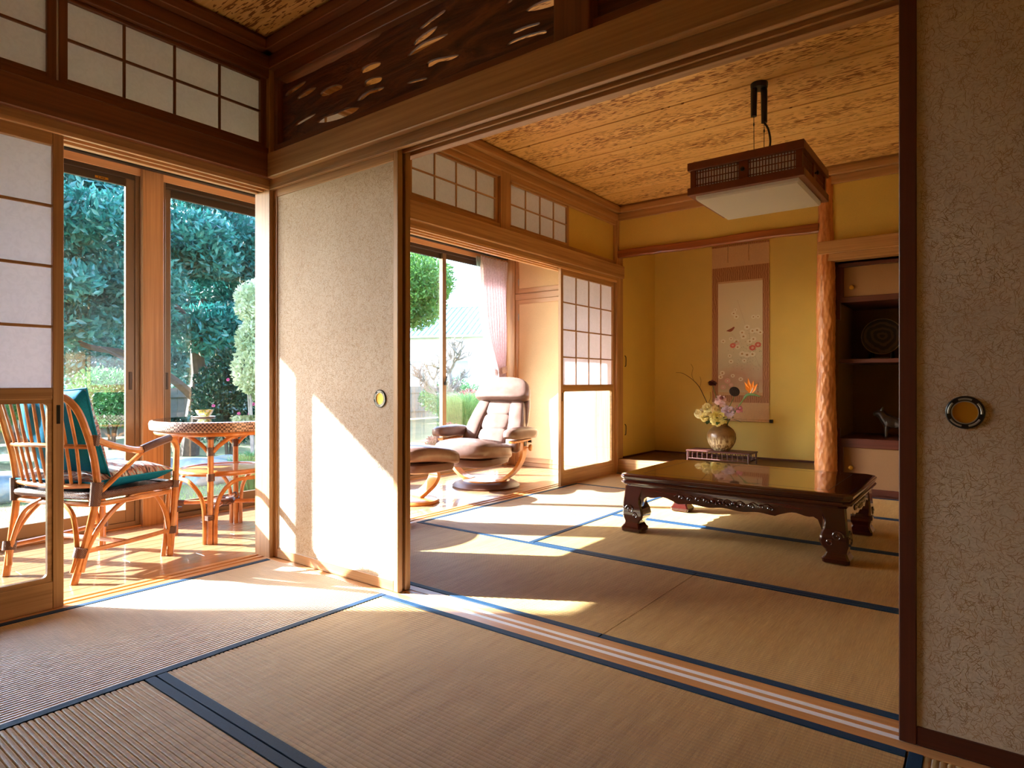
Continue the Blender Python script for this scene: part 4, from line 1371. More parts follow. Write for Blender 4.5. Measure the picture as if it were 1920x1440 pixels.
def recliner():
    # local -y is the way the chair faces
    t = thing('recliner', 'brown leather recliner on a round swivel base by the curtain', 'armchair', (-0.64, 2.44, -0.03), math.radians(12))
    MB().lathe([(.01, 0), (.285, 0), (.29, .012), (.275, .028), (.24, .046), (.205, .052), (.01, .050)], 48).build('base_ring', M['leather_dark'], t)
    MB().lathe([(.01, .046), (.205, .052), (.195, .062), (.01, .062)], 40).build('base_disc', M['beech'], t)
    for s in (-1, 1):
        bent(t, 'side_frame', [(s * .125, .055, -.02, .10), (s * .21, .085, -.03, .10), (s * .295, .16, -.02, .095), (s * .335, .26, .02, .085), (s * .335, .36, .045, .085), (s * .335, .415, .05, .085)], .09, .024, 'beech')
        MB().blob((s * .335, -.02, .452), (.072, .265, .046), .55, 28, 14, lambda p: [p[0] * (1 + .12 * p[1] / .265), p[1], p[2] - .12 * max(0, p[1]) ** 1.4 + .02 * (1 - (p[0] / .08) ** 2)]).build('armrest', M['leather'], t)
        bent(t, 'arm_support', [(s * .335, .40, -.06, .30), (s * .335, .412, -.06, .30)], .3, .05, 'beech') if False else None
        MB().box(s * .335 - .03, s * .335 + .03, -.20, .14, .392, .412, .004).build('arm_rail', M['beech'], t)
        kn = MB().lathe([(.004, 0), (.004, .02), (.026, .022), (.030, .030), (.026, .042), (.001, .045)], 20).xf(Matrix.Translation((s * .347, .085, .335)) @ Matrix.Rotation(s * PI / 2, 4, 'Y'))
        kn.build('tilt_knob', M['beech'], t)
        MB().tube([(s * .345, .115, .385), (s * .375, .115, .385)], .011, 10).build('lock_lever', M['black'], t)
        MB().box(s * .343, s * .352, .02, .07, .352, .402, .002).build('side_bracket', M['black'], t)
    # seat
    def seat_fn(p):
        y = p[1] / .29
        p[2] += .028 * (1 - (p[0] / .25) ** 2) * (1 if p[2] > 0 else 0) - (.045 * max(0, -y - .45) ** 1.5) - .035 * y
        return p
    MB().blob((0, -.21, .325), (.262, .31, .068), .5, 36, 16, seat_fn).build('seat_cushion', M['leather'], t)
    MB().blob((0, -.19, .245), (.235, .27, .045), .5, 28, 10).build('seat_frame', M['leather_dark'], t)
    sm = MB()
    for y in (-.28, -.12):
        sm.tube([(x / 10 * .245, y - .02 * (1 - (x / 10) ** 2), .397 + .024 * (1 - (x / 10) ** 2) - .035 * ((y + .21) / .29)) for x in range(-10, 11)], .0028, 6)
    sm.build('seat_seam', M['leather_dark'], t)
    # back, built upright then leaned
    lean = Matrix.Translation((0, .075, .34)) @ Matrix.Rotation(math.radians(-33), 4, 'X')
    def back_shell(p):
        p[0] *= 1 - .12 * max(0, p[2] / .30)
        p[1] += .06 * (p[2] / .3) ** 2 * (-.3)
        return p
    MB().blob((0, .055, .28), (.275, .04, .335), .42, 36, 20, back_shell).xf(lean).build('back_shell', M['leather'], t)
    for k, (zc, hz) in enumerate(((.075, .095), (.225, .085), (.37, .085))):
        MB().blob((0, .008, zc), (.135, .045, hz), .5, 28, 12).xf(lean).build('back_pad', M['leather'], t)
    for s in (-1, 1):
        MB().blob((s * .20, .005, .215), (.075, .062, .26), .55, 24, 18, lambda p, s=s: [p[0] - s * .05 * max(0, p[2] / .26) + s * .02 * (p[2] < 0) * abs(p[2] / .26), p[1] + .01, p[2]]).xf(lean).build('back_bolster', M['leather'], t)
    MB().blob((0, -.022, .545), (.262, .072, .112), .55, 36, 16, lambda p: [p[0] * (1 - .08 * p[2] / .11), p[1] - .03 * (p[2] / .118) ** 2 + .045 * (p[0] / .245) ** 2 * 0, p[2] - .012 * (p[0] / .25) ** 2]).xf(lean).build('headrest', M['leather'], t)
    sm = MB()
    sm.tube([(.245 * math.cos(a) * .98, -.03, .545 + .112 * math.sin(a)) for a in [PI + i * PI / 14 for i in range(15)]], .004, 6)
    sm.xf(lean).build('headrest_piping', M['leather_dark'], t)
recliner()

def ottoman():
    t = thing('ottoman', 'brown leather footstool on a curved wooden stem', 'footstool', (-0.60, 1.55, -0.03), math.radians(-8))
    MB().lathe([(.01, 0), (.185, 0), (.19, .010), (.18, .022), (.15, .030), (.01, .030)], 40).build('base_disc', M['beech'], t)
    # stem swept in the y-z plane
    st = MB()
    P = catmull([(0, .02, .03), (0, .075, .06), (0, .15, .11), (0, .19, .17), (0, .18, .23)], 6)
    rings = []
    for i, q in enumerate(P):
        a, b = P[max(0, i - 1)], P[min(len(P) - 1, i + 1)]
        d = (b - a).normalized()
        ny, nz = -d.z, d.y
        w, h = .055, .014
        rings.append([(-w, q.y + ny * h, q.z + nz * h), (w, q.y + ny * h, q.z + nz * h), (w, q.y - ny * h, q.z - nz * h), (-w, q.y - ny * h, q.z - nz * h)])
    st.loft(rings).build('stem', M['beech'], t, sharp=40)
    MB().blob((0, .06, .265), (.20, .22, .045), .5, 28, 10).build('stool_frame', M['leather_dark'], t)
    MB().blob((0, .05, .335), (.235, .27, .062), .5, 32, 14, lambda p: [p[0], p[1], p[2] + .03 * (1 - (p[1] / .27) ** 2) - .03 * p[1] / .27]).build('stool_cushion', M['leather'], t)
ottoman()

# ------------------------------------------------------------------ tied curtain
def curtain(label, oy, flip):
    m, nt, p = new_mat('mauve_curtain_cloth')
    out = nt.nodes['Material Output']
    n = noise(nt, coords(nt, (90, 90, 60)), 1.0, 2, .6)
    c = ramp(nt, n, [(0.35, lin(212, 190, 192)), (0.65, lin(230, 214, 216))])
    nt.links.new(c, p.inputs['Base Color'])
    p.inputs['Roughness'].default_value = .85
    tr = nt.nodes.new('ShaderNodeBsdfTranslucent')
    nt.links.new(c, tr.inputs[0])
    mx = nt.nodes.new('ShaderNodeMixShader'); mx.inputs[0].default_value = .35
    nt.links.new(p.outputs[0], mx.inputs[1]); nt.links.new(tr.outputs[0], mx.inputs[2])
    nt.links.new(mx.outputs[0], out.inputs[0])
    t = thing('curtain', label, 'curtain', (-1.307, oy, -0.02))
    if flip: t.scale = (1, -1, 1)
    def surf(x_off, dense, y_a, y_b, tie_a, tie_b, bot_a, bot_b, amp0, th=0.0):
        NU, NV = dense * 10, 44
        rings = []
        zs = [2.16 - 2.14 * i / NV for i in range(NV + 1)]
        for z in zs:
            if z > .98:
                k = (2.16 - z) / (2.16 - .98)
                e = k ** 1.25
                e2 = k ** 2.4
                a, b = y_a + (tie_a - y_a) * e2 * .75 + (tie_a - y_a) * e * .25, y_b + (tie_b - y_b) * e
            else:
                k = min(1, (.98 - z) / .45) ** .7
                a, b = tie_a + (bot_a - tie_a) * k, tie_b + (bot_b - tie_b) * k
            row = []
            for i in range(NU + 1):
                u = i / NU
                amp = amp0 * (.55 if z > 2.08 else 1.0)
                ph = u * dense * 2 * PI
                row.append((x_off + amp * math.sin(ph) + .008 * math.sin(z * 7 + u * 5), a + (b - a) * u - 3.40 + .006 * math.cos(ph * 2), z))
            rings.append(row)
        mb = MB(); mb.loft(rings, caps=False, closed=False)
        return mb
    (surf(0.0, 9, 3.15, 3.60, 3.42, 3.57, 3.40, 3.61, .032).build('curtain_cloth', m, t, sharp=80))
    sheer, nt2, p2 = new_mat('white_sheer')
    out2 = nt2.nodes['Material Output']
    d2 = nt2.nodes.new('ShaderNodeBsdfTranslucent'); d2.inputs[0].default_value = (.9, .92, .94, 1)
    t2 = nt2.nodes.new('ShaderNodeBsdfTransparent')
    w2 = noise(nt2, coords(nt2, (40, 40, 40)), 1.0, 1)
    mx2 = nt2.nodes.new('ShaderNodeMixShader'); mx2.inputs[0].default_value = .55
    nt2.links.new(t2.outputs[0], mx2.inputs[1]); nt2.links.new(d2.outputs[0], mx2.inputs[2]); nt2.links.new(mx2.outputs[0], out2.inputs[0])
    (surf(-0.045, 9, 3.13, 3.59, 3.405, 3.55, 3.34, 3.60, .012).build('sheer_lining', sheer, t, sharp=80))
    tie = MB()
    tie.tube([(.028 * math.cos(a) - .004, .098 + .098 * math.sin(a), 1.0 + .02 * math.sin(a)) for a in [i * PI / 12 for i in range(24)]], .035, 8, closed=True, flat=(.12, 1))
    tie.build('tieback', m, t)
curtain('mauve pleated curtain tied back beside the cupboard wall', 3.40, False)
curtain('mauve pleated curtain tied back left of the rattan chair', -1.62, True)

# ------------------------------------------------------------------ hanging scroll
def scroll():
    t = thing('hanging_scroll', 'hanging scroll of pale flowers and a small bird in the alcove', 'scroll', (0.885, 4.445, 0.48))
    cx, Y = 0.0, 0.0
    silk = cloth('pale_silk', lin(206, 166, 124), 300, .6)
    broc, nt, p = new_mat('brown_brocade')
    w = nt.nodes.new('ShaderNodeTexWave')
    w.inputs['Scale'].default_value = 16; w.inputs['Distortion'].default_value = 6; w.inputs['Detail'].default_value = 2
    tc = nt.nodes.new('ShaderNodeTexCoord'); nt.links.new(tc.outputs['Object'], w.inputs['Vector'])
    nt.links.new(ramp(nt, w.outputs['Fac'], [(0.3, lin(148, 94, 54)), (0.7, lin(178, 124, 80))]), p.inputs['Base Color'])
    p.inputs['Roughness'].default_value = .6
    pm, nt, p = new_mat('painted_paper')
    g = nt.nodes.new('ShaderNodeSeparateXYZ'); tc = nt.nodes.new('ShaderNodeTexCoord')
    nt.links.new(tc.outputs['Object'], g.inputs[0])
    mr = nt.nodes.new('ShaderNodeMapRange'); mr.inputs[1].default_value = .25; mr.inputs[2].default_value = 1.36
    nt.links.new(g.outputs[2], mr.inputs[0])
    n = noise(nt, coords(nt, (4, 4, 3)), 1.0, 3, .5)
    ad = nt.nodes.new('ShaderNodeMath'); ad.operation = 'MULTIPLY_ADD'; ad.inputs[1].default_value = .35
    nt.links.new(n, ad.inputs[0]); nt.links.new(mr.outputs[0], ad.inputs[2])
    nt.links.new(ramp(nt, ad.outputs[0], [(0.15, lin(206, 190, 150)), (0.32, lin(196, 158, 132)), (0.45, lin(206, 196, 168)), (0.62, lin(216, 206, 176)), (1.0, lin(222, 206, 176))]), p.inputs['Base Color'])
    p.inputs['Roughness'].default_value = .7
    x0, x1 = -.272, .272
    zt, zb = 1.705, 0.015
    bx('mount_silk', t, silk, x0, x1, -.003, 0, .02, .182, b=0)
    bx('mount_silk', t, silk, x0, x1, -.003, 0, 1.50, zt, b=0)
    bx('mount_brocade', t, broc, x0, x1, -.0034, 0, .182, 1.50, b=0)
    pic = bx('painting', t, pm, -.212, .212, -.0046, -.0030, .252, 1.362, b=0)
    for z in (.252, 1.345):
        bx('painting_strip', t, silk, -.212, .212, -.0052, -.0046, z, z + (.028 if z < 1 else .018), b=0)
    for x in (-.115, .085):
        MB().tube([(x, -.006, 1.545), (x - .004, -.008, 1.62), (x + .002, -.007, zt)], .0055, 6, flat=(1, .5)).build('hanging_ribbon', silk, t)
    rod = MB(); rod.tube([(x0 - .008, -.013, .012), (x1 + .008, -.013, .012)], .013, 12); rod.build('roller', silk, t)
    for s in (-1, 1):
        MB().tube([(s * (x1 + .006), -.013, .012), (s * (x1 + .034), -.013, .012)], .0165, 12).build('roller_knob', M['black'], t)
    bx('top_rod', t, broc, x0, x1, -.010, 0.002, zt - .005, zt + .012, b=.002)
    MB().tube([(-.08, -.004, zt + .01), (0, .003, zt + .075), (.08, -.004, zt + .01)], .002, 5).build('scroll_cord', silk, t)
    # painted motifs, flat print just proud of the paper
    white = plain('white_pigment', lin(236, 228, 208), .8)
    pink = plain('pink_pigment', lin(226, 178, 168), .8)
    red = plain('red_pigment', lin(206, 74, 66), .8)
    grn = plain('sage_pigment', lin(150, 144, 104), .8)
    ink = plain('ink', lin(70, 56, 40), .8)
    ochre = plain('ochre_pigment', lin(176, 128, 66), .8)
    # placing: (u, v) as fractions of the painting, v from the top
    def pt(u, v): return (-.212 + .424 * u, 1.362 - 1.11 * v)
    def flower(u, v, r, pet, ctr, np_=12):
        x, z = pt(u, v)
        f, c = MB(), MB()
        for k in range(np_):
            a = 2 * PI * k / np_
            ex, ez = math.cos(a), math.sin(a)
            q = []
            for w_, d in ((0, .25), (.16, .6), (.13, .95), (-.13, .95), (-.16, .6)):
                q.append((x + r * (ex * d - ez * w_), -.0050, z + r * .85 * (ez * d + ex * w_)))
            f.add(q, [(0, 1, 2, 3, 4)])
        f.build('painted_flower', pet, pic)
        c.add([(x + r * .26 * math.cos(a), -.0053, z + r * .22 * math.sin(a)) for a in [i * PI / 5 for i in range(10)]], [tuple(range(10))])
        c.build('painted_centre', ctr, pic)
    for u, v, r in ((.36, .285, .026), (.42, .315, .028), (.40, .255, .018), (.80, .325, .024), (.90, .325, .022), (.66, .41, .032), (.78, .445, .030), (.88, .44, .032), (.95, .46, .028), (.55, .455, .030), (.58, .49, .034), (.12, .525, .026), (.30, .505, .022), (.42, .53, .030), (.72, .535, .028), (.80, .515, .030), (.55, .64, .034), (.66, .65, .036), (.78, .645, .032), (.27, .655, .024), (.30, .705, .026), (.60, .70, .024), (.10, .805, .028), (.06, .84, .026), (.34, .83, .022), (.52, .86, .024), (.45, .58, .028)):
        flower(u, v, r, white, ochre)
    for u, v, r in ((.34, .565, .030), (.78, .59, .034), (.90, .565, .032)):
        flower(u, v, r, red, pink)
    for u, v, r in ((.43, .545, .026), (.22, .875, .032), (.12, .93, .028), (.30, .91, .024)):
        flower(u, v, r, pink, white)
    lv = MB()
    rr_ = random.Random(5)
    for _ in range(150):
        u = min(.97, max(.05, rr_.gauss(.68, .2)))
        v = min(.78, max(.3, rr_.gauss(.62, .08)))
        x, z = pt(u, v)
        a = rr_.uniform(0, PI)
        L = rr_.uniform(.008, .02)
        ex, ez = math.cos(a), math.sin(a)
        lv.add([(x, -.0048, z), (x + L * .5 * ex - .002 * ez, -.0048, z + L * .5 * ez + .002 * ex), (x + L * ex, -.0048, z + L * ez), (x + L * .5 * ex + .002 * ez, -.0048, z + L * .5 * ez - .002 * ex)], [(0, 1, 2, 3)])
    lo = lv.build('painted_leaves', grn, pic); lo['kind'] = 'stuff'
    st = MB()
    for pts in (((.44, .165), (.5, .24), (.56, .31), (.62, .385)), ((.70, .42), (.72, .5), (.70, .6)), ((.30, .455), (.38, .49), (.46, .53)), ((.84, .66), (.9, .72), (.96, .76)), ((.72, .70), (.8, .74), (.9, .77))):
        P = [(pt(*q)[0], -.0049, pt(*q)[1]) for q in pts]
        st.tube(catmull(P, 4), .0014, 4, flat=(1, .3))
    st.build('painted_stem', ochre, pic)
    b = MB()
    x, z = pt(.30, .425)
    b.add([(x + dx, -.0051, z + dz) for dx, dz in ((-.048, -.012), (-.030, -.002), (-.012, .006), (.010, .016), (.022, .026), (.032, .026), (.036, .020), (.030, .008), (.018, -.008), (.0, -.020), (-.016, -.020), (-.030, -.016))], [tuple(range(12))])
    b.build('painted_bird', plain('russet_pigment', lin(136, 66, 44), .8), pic)
    sg = MB()
    for k in range(6):
        x, z = pt(.90, .895 + k * .014)
        sg.box(x - .005, x + .005, -.0050, -.0047, z - .003, z + .002)
        sg.box(x - .001, x + .001, -.0050, -.0047, z - .006, z + .005)
    sg.build('signature', ink, pic)
    x, z = pt(.90, .985 - .012)
    bx('seal_mark', pic, red, x - .005, x + .005, -.0050, -.0047, z - .005, z + .005, b=0)
scroll()

# ------------------------------------------------------------------ flower stand, vase, flowers
FX, FY = 0.88, 3.93
M['bamboo_red'] = plain('red_lacquered_bamboo', lin(80, 36, 28), .5, var=.15)
def stand():
    t = thing('flower_stand', 'low red lacquer railed stand under the vase', 'stand', (FX, FY, 0.131))
    hx, hy, H = .285, .125, .112
    bx('stand_top', t, 'bamboo_red', -hx, hx, -hy, hy, H - .012, H, b=.004)
    for sx in (-1, 1):
        for sy in (-1, 1):
            MB().tube([(sx * (hx - .014), sy * (hy - .012), 0), (sx * (hx - .014), sy * (hy - .012), H - .01)], .008, 8).build('leg', M['bamboo_red'], t)
    for sy in (-1, 1):
        MB().tube([(-hx + .012, sy * (hy - .012), .038), (hx - .012, sy * (hy - .012), .038)], .0045, 8).build('rail', M['bamboo_red'], t)
        for k in range(11):
            x = -hx + .06 + k * (2 * hx - .12) / 10
            MB().tube([(x, sy * (hy - .012), .038), (x, sy * (hy - .012), H - .01)], .0032, 6).build('baluster', M['bamboo_red'], t)
    for sx in (-1, 1):
        MB().tube([(sx * (hx - .014), -hy + .012, .038), (sx * (hx - .014), hy - .012, .038)], .0045, 8).build('rail', M['bamboo_red'], t)
        for k in range(4):
            y = -hy + .045 + k * (2 * hy - .09) / 3
            MB().tube([(sx * (hx - .014), y, .038), (sx * (hx - .014), y, H - .01)], .0032, 6).build('baluster', M['bamboo_red'], t)
stand()
VZ = 0.131 + 0.1125
def vase():
    m, nt, p = new_mat('drip_glazed_stoneware')
    g = nt.nodes.new('ShaderNodeSeparateXYZ'); tc = nt.nodes.new('ShaderNodeTexCoord')
    nt.links.new(tc.outputs['Object'], g.inputs[0])
    n = noise(nt, coords(nt, (60, 60, 5)), 1.0, 3, .6)
    ad = nt.nodes.new('ShaderNodeMath'); ad.operation = 'MULTIPLY_ADD'; ad.inputs[1].default_value = .16
    nt.links.new(n, ad.inputs[0]); nt.links.new(g.outputs[2], ad.inputs[2])
    pale = ramp(nt, n, [(0.40, lin(106, 74, 44)), (0.58, lin(206, 188, 148))])
    top = ramp(nt, noise(nt, coords(nt, (8, 8, 14)), 1.0, 3, .6), [(0.3, lin(92, 64, 38)), (0.7, lin(140, 104, 64))])
    f = ramp(nt, ad.outputs[0], [(0.185, (0, 0, 0, 1)), (0.215, (1, 1, 1, 1))])
    nt.links.new(mixc(nt, f, pale, top), p.inputs['Base Color'])
    p.inputs['Roughness'].default_value = .28
    t = thing('vase', 'round brown stoneware vase with pale drip glaze', 'vase', (FX, FY, VZ))
    MB().lathe([(.001, 0), (.062, 0), (.070, .006), (.094, .032), (.117, .072), (.126, .112), (.122, .152), (.104, .188), (.076, .212), (.057, .222), (.053, .230), (.058, .240), (.054, .240), (.048, .230), (.05, .215), (.001, .20)], 48).build('vase_body', m, t)
    MB().lathe([(.053, .229), (.0545, .238), (.0585, .2405), (.060, .2385)], 40, cap=False).build('vase_lip', plain('dark_glaze', lin(78, 56, 36), .3), t)
vase()
LEAF = plain('flower_leaf', lin(44, 74, 36), .5, var=.3)
STEM = plain('green_stem', lin(88, 110, 50), .5, var=.2)
def petal_ball(r, n, cmat_, name, parent, c, droop=0.0, layers=5, wide=.34, flatness=1.0, axis=None):
    mb = MB()
    ax = Vector(axis or (0, -.35, 1)).normalized()
    q = Vector((0, 0, 1)).rotation_difference(ax)
    for L in range(layers):
        k = max(5, int(n * (0.45 + .55 * (layers - L) / layers)))
        el = math.radians(-18 + 100 * L / max(1, layers - 1) - droop)
        ln = r * (1 - .34 * L / layers)
        for i in range(k):
            a = 2 * PI * (i + .5 * (L % 2)) / k + random.uniform(-.06, .06)
            d = Vector((math.cos(a) * math.cos(el), math.sin(a) * math.cos(el), math.sin(el) * flatness))
            sd = Vector((-math.sin(a), math.cos(a), 0))
            up = d.cross(sd) * -1
            w = ln * wide * random.uniform(.7, 1.0)
            q_ = random.uniform(.72, 1.16)
            cu = random.uniform(-.1, .5)
            p0 = d * ln * .12
            p1 = d * ln * .55 + up * ln * .10
            p2 = d * ln * .90 * q_ + up * ln * .5 * cu
            p3 = d * ln * 1.04 * q_ + up * ln * .9 * cu
            vv = [p0, p1 - sd * w * .8, p1 + sd * w * .8, p2 - sd * w, p2 + sd * w, p3]
            mb.add([Vector(c) + q @ x for x in vv], [(0, 1, 2), (1, 3, 4, 2), (3, 5, 4)], True)
    return mb.build(name, cmat_, parent, sharp=60)
def leaves(parent, base, n, r, seed):
    rr_ = random.Random(seed)
    for k in range(n):
        a = rr_.uniform(0, 2 * PI)
        d = Vector((math.cos(a), math.sin(a), rr_.uniform(-.3, .5))).normalized()
        s = d.cross(Vector((0, 0, 1))).normalized()
        L = r * rr_.uniform(.8, 1.3)
        b = Vector(base) + Vector((0, 0, rr_.uniform(-.03, .03)))
        mb = MB()
        w = L * .26
        mid = Vector((0, 0, -.12 * L))
        V = [b, b + d * L * .3 + s * w, b + d * L * .38, b + d * L * .3 - s * w, b + d * L * .7 + s * w * .8 + mid, b + d * L * .7 + mid * .6, b + d * L * .7 - s * w * .8 + mid, b + d * L + mid * 2]
        mb.add(V, [(0, 1, 2), (0, 2, 3), (1, 4, 5, 2), (2, 5, 6, 3), (4, 7, 5), (5, 7, 6)], True)
        mb.build('leaf', LEAF, parent, sharp=60)
def bloom(label, name, pos, r, col, n=16, layers=5, wide=.34, nleaf=2, seed=1, stem_r=.003, cen=None, axis=None, droop=0.0, flat=1.0):
    """pos relative to the vase mouth centre"""
    t = thing(name, label, 'flower', (FX, FY, VZ + .215))
    P = Vector(pos)
    r *= 1.16
    MB().tube(catmull([(0.01 * math.copysign(1, pos[0]), 0, -.06), (P.x * .3, P.y * .3, P.z * .45), (P.x * .85, P.y * .85, P.z * .86), P], 5), stem_r, 6).build('stem', STEM, t)
    m = plain(name + '_petal', col, .6, var=.12, vscale=60)
    petal_ball(r, n, m, 'blossom', t, P, layers=layers, wide=wide, axis=axis, droop=droop, flatness=flat)
    MB().blob(P + Vector(axis or (0, -.35, 1)).normalized() * r * .40, (r * .26,) * 3, 1.0, 14, 8).build('flower_heart', m, t)
    if cen:
        MB().blob(P + Vector(axis or (0, -.35, 1)).normalized() * r * .62, (r * .3, r * .3, r * .26), 1.0, 12, 8).build('flower_centre', plain(name + '_eye', cen, .7), t)
    if nleaf: leaves(t, P * .5 + Vector((0, -.02, .01)), nleaf + 2, .085, seed)
    return t
AX = (.55, -.75, .35)
bloom('large cream yellow chrysanthemum low in the centre of the vase', 'chrysanthemum', (.0, -.07, .085), .066, lin(238, 226, 150), 22, 7, .26, 3, 1, axis=AX)
bloom('white and lilac chrysanthemum right of the big cream one', 'chrysanthemum', (.075, -.04, .135), .052, lin(226, 206, 222), 20, 7, .26, 2, 2, axis=AX)
bloom('pale yellow frilled flower high on the left of the vase', 'carnation', (-.115, -.03, .165), .044, lin(240, 228, 170), 14, 5, .4, 2, 3, axis=(.3, -.7, .5))
bloom('cream frilled flower farthest left in the vase', 'carnation', (-.20, -.02, .115), .038, lin(240, 226, 176), 14, 5, .4, 1, 4, axis=(.1, -.8, .5))
bloom('yellow frilled flower below the left cream one', 'carnation', (-.125, -.06, .085), .042, lin(234, 214, 136), 14, 5, .4, 3, 5, axis=(.1, -.8, .3))
bloom('small buff rose between the cream and pink flowers', 'rose', (-.035, -.06, .155), .034, lin(238, 214, 158), 11, 5, .45, 1, 6, axis=AX)
bloom('pink and white gerbera at the top of the bunch', 'gerbera', (.005, -.02, .235), .055, lin(232, 196, 196), 20, 3, .22, 1, 7, cen=lin(120, 60, 60), axis=(.3, -.75, .6), droop=10, flat=.7)
bloom('small pink flower at the right side of the bunch', 'carnation', (.165, -.02, .165), .030, lin(224, 150, 170), 12, 4, .4, 2, 8, axis=(.6, -.6, .5))
bloom('maroon dried bloom on a tall stem above the bunch', 'cockscomb', (-.085, .0, .395), .036, lin(98, 36, 40), 16, 4, .4, 0, 9, axis=(.1, -.3, 1), flat=.6)
def lotus():
    t = thing('lotus_pod', 'black dried lotus seed pod in front of the scroll', 'seed pod', (FX, FY, VZ + .215))
    P = Vector((.125, -.03, .315))
    MB().tube(catmull([(.01, 0, -.06), (.05, -.01, .12), (.115, -.02, .26), P], 5), .0032, 6).build('stem', STEM, t)
    dk = plain('dried_pod', lin(40, 26, 22), .7, var=.2)
    q = Matrix.Translation(P) @ Vector((0, 0, 1)).rotation_difference(Vector((.5, -.8, .35)).normalized()).to_matrix().to_4x4()
    MB().lathe([(.004, -.035), (.02, -.025), (.042, -.004), (.046, .004), (.042, .008), (.001, .009)], 20).xf(q).build('pod', dk, t)
    for r, n in ((.012, 4), (.029, 9)):
        for k in range(n):
            a = 2 * PI * k / n
            MB().blob((r * math.cos(a), r * math.sin(a), .009), (.0052, .0052, .004), 1, 8, 5).xf(q).build('seed', M['black'], t)
lotus()
def strelitzia():
    t = thing('bird_of_paradise_flower', 'orange bird of paradise bloom leaning right from the vase', 'flower', (FX, FY, VZ + .215))
    P = Vector((.235, -.05, .285))
    MB().tube(catmull([(.012, 0, -.06), (.08, -.015, .07), (.165, -.035, .19), P], 6), [.0055] * 18 + [.007], 8).build('stem', STEM, t)
    gr = plain('beak_green', lin(92, 124, 72), .45, var=.15)
    MB().tube(catmull([P - Vector((.02, 0, .03)), P + Vector((.01, 0, .005)), P + Vector((.07, -.005, .006)), P + Vector((.125, -.01, -.012))], 5), [.008, .010, .012, .0125, .013, .013, .0125, .012, .011, .010, .009, .0075, .006, .0045, .003, .001], 8).build('beak', gr, t)
    orr = plain('orange_sepal', lin(238, 140, 34), .5)
    for dx, dz, w, ln in ((-.45, 1, .017, .12), (-.12, 1, .018, .145), (.25, 1, .017, .125), (.62, .9, .018, .115), (.02, 1, .014, .10)):
        d = Vector((dx, -.1, dz)).normalized()
        s = Vector((0, 1, 0)).cross(d).normalized()
        b = P + Vector((.035, 0, .012))
        mb = MB()
        mb.add([b, b + d * ln * .45 + s * w + Vector((0, -.004, 0)), b + d * ln * .45 + Vector((0, .004, 0)), b + d * ln * .45 - s * w + Vector((0, -.004, 0)), b + d * ln], [(0, 1, 2), (0, 2, 3), (1, 4, 2), (2, 4, 3)], True)
        mb.build('sepal', orr, t)
    MB().tube([P + Vector((.03, 0, .01)), P + Vector((.055, -.006, .05)), P + Vector((.06, -.006, .075))], [.004, .005, .001], 6).build('tongue', plain('white_tongue', lin(232, 224, 210), .5), t)
strelitzia()
def twig():
    t = thing('bare_twig', 'thin bare branching twig leaning left from the vase', 'twig', (FX, FY, VZ + .215))
    br = plain('twig_bark', lin(70, 46, 30), .8)
    MB().tube(catmull([(-.01, 0, -.06), (-.09, .0, .12), (-.16, .0, .27), (-.215, .0, .37), (-.29, .0, .44), (-.37, .0, .485), (-.43, 0, .49)], 5), [.0042] * 8 + [.0034] * 10 + [.0024] * 8 + [.0016] * 5, 6).build('branch', br, t)
    MB().tube(catmull([(-.255, 0, .41), (-.275, .0, .47), (-.265, .0, .53), (-.285, 0, .57)], 5), .0014, 5).build('branch', br, t)
    MB().tube(catmull([(-.20, 0, .35), (-.185, -.01, .41), (-.195, -.01, .45)], 4), .0013, 5).build('branch', br, t)
    MB().tube(catmull([(-.125, 0, .20), (-.095, -.01, .26), (-.1, -.01, .31)], 4), .0014, 5).build('branch', br, t)
twig()

# ------------------------------------------------------------------ plate on its stand, animal figurine
def plate():
    m, nt, p = new_mat('swirled_dark_glaze')
    tc = nt.nodes.new('ShaderNodeTexCoord')
    gr = nt.nodes.new('ShaderNodeTexWave')
    gr.wave_type = 'RINGS'; gr.rings_direction = 'Y'
    gr.inputs['Scale'].default_value = 7; gr.inputs['Distortion'].default_value = 7.0; gr.inputs['Detail'].default_value = 3
    nt.links.new(tc.outputs['Object'], gr.inputs['Vector'])
    nt.links.new(ramp(nt, gr.outputs['Fac'], [(0.45, lin(34, 28, 24)), (0.8, lin(84, 68, 52))]), p.inputs['Base Color'])
    p.inputs['Roughness'].default_value = .3
    c = (2.115, 4.12, 1.225)
    t = thing('display_plate', 'large round dark swirled plate upright on the shelf', 'plate', c)
    rot = Matrix.Rotation(math.radians(90 - 8), 4, 'X')
    MB().lathe([(.001, -.012), (.075, -.012), (.11, .0), (.142, .014), (.146, .018), (.142, .019), (.11, .008), (.07, -.003), (.001, -.004)], 56).xf(rot).build('plate_body', m, t)
    MB().tube([(.144 * math.cos(a), .144 * math.sin(a), .0185) for a in [i * PI / 28 for i in range(56)]], .003, 6, closed=True).xf(rot).build('plate_edge', plain('worn_gilt_edge', lin(150, 120, 84), .35), t)
    s = thing('plate_stand', 'small dark wooden easel holding the round plate', 'stand', (2.115, 4.12, 1.04))
    for sx in (-1, 1):
        MB().tube(catmull([(sx * .075, -.085, .002), (sx * .075, -.062, .006), (sx * .075, -.035, .030), (sx * .07, .045, .17)], 5), .008, 8).build('easel_arm', M['black'], s)
        MB().tube([(sx * .075, -.085, .008), (sx * .075, -.09, .045)], .008, 8).build('easel_hook', M['black'], s)
        MB().tube([(sx * .07, .03, .14), (sx * .07, .11, .008)], .008, 8).build('easel_leg', M['black'], s)
    MB().tube([(-.08, -.055, .010), (.08, -.055, .010)], .009, 8).build('easel_bar', M['black'], s)
plate()
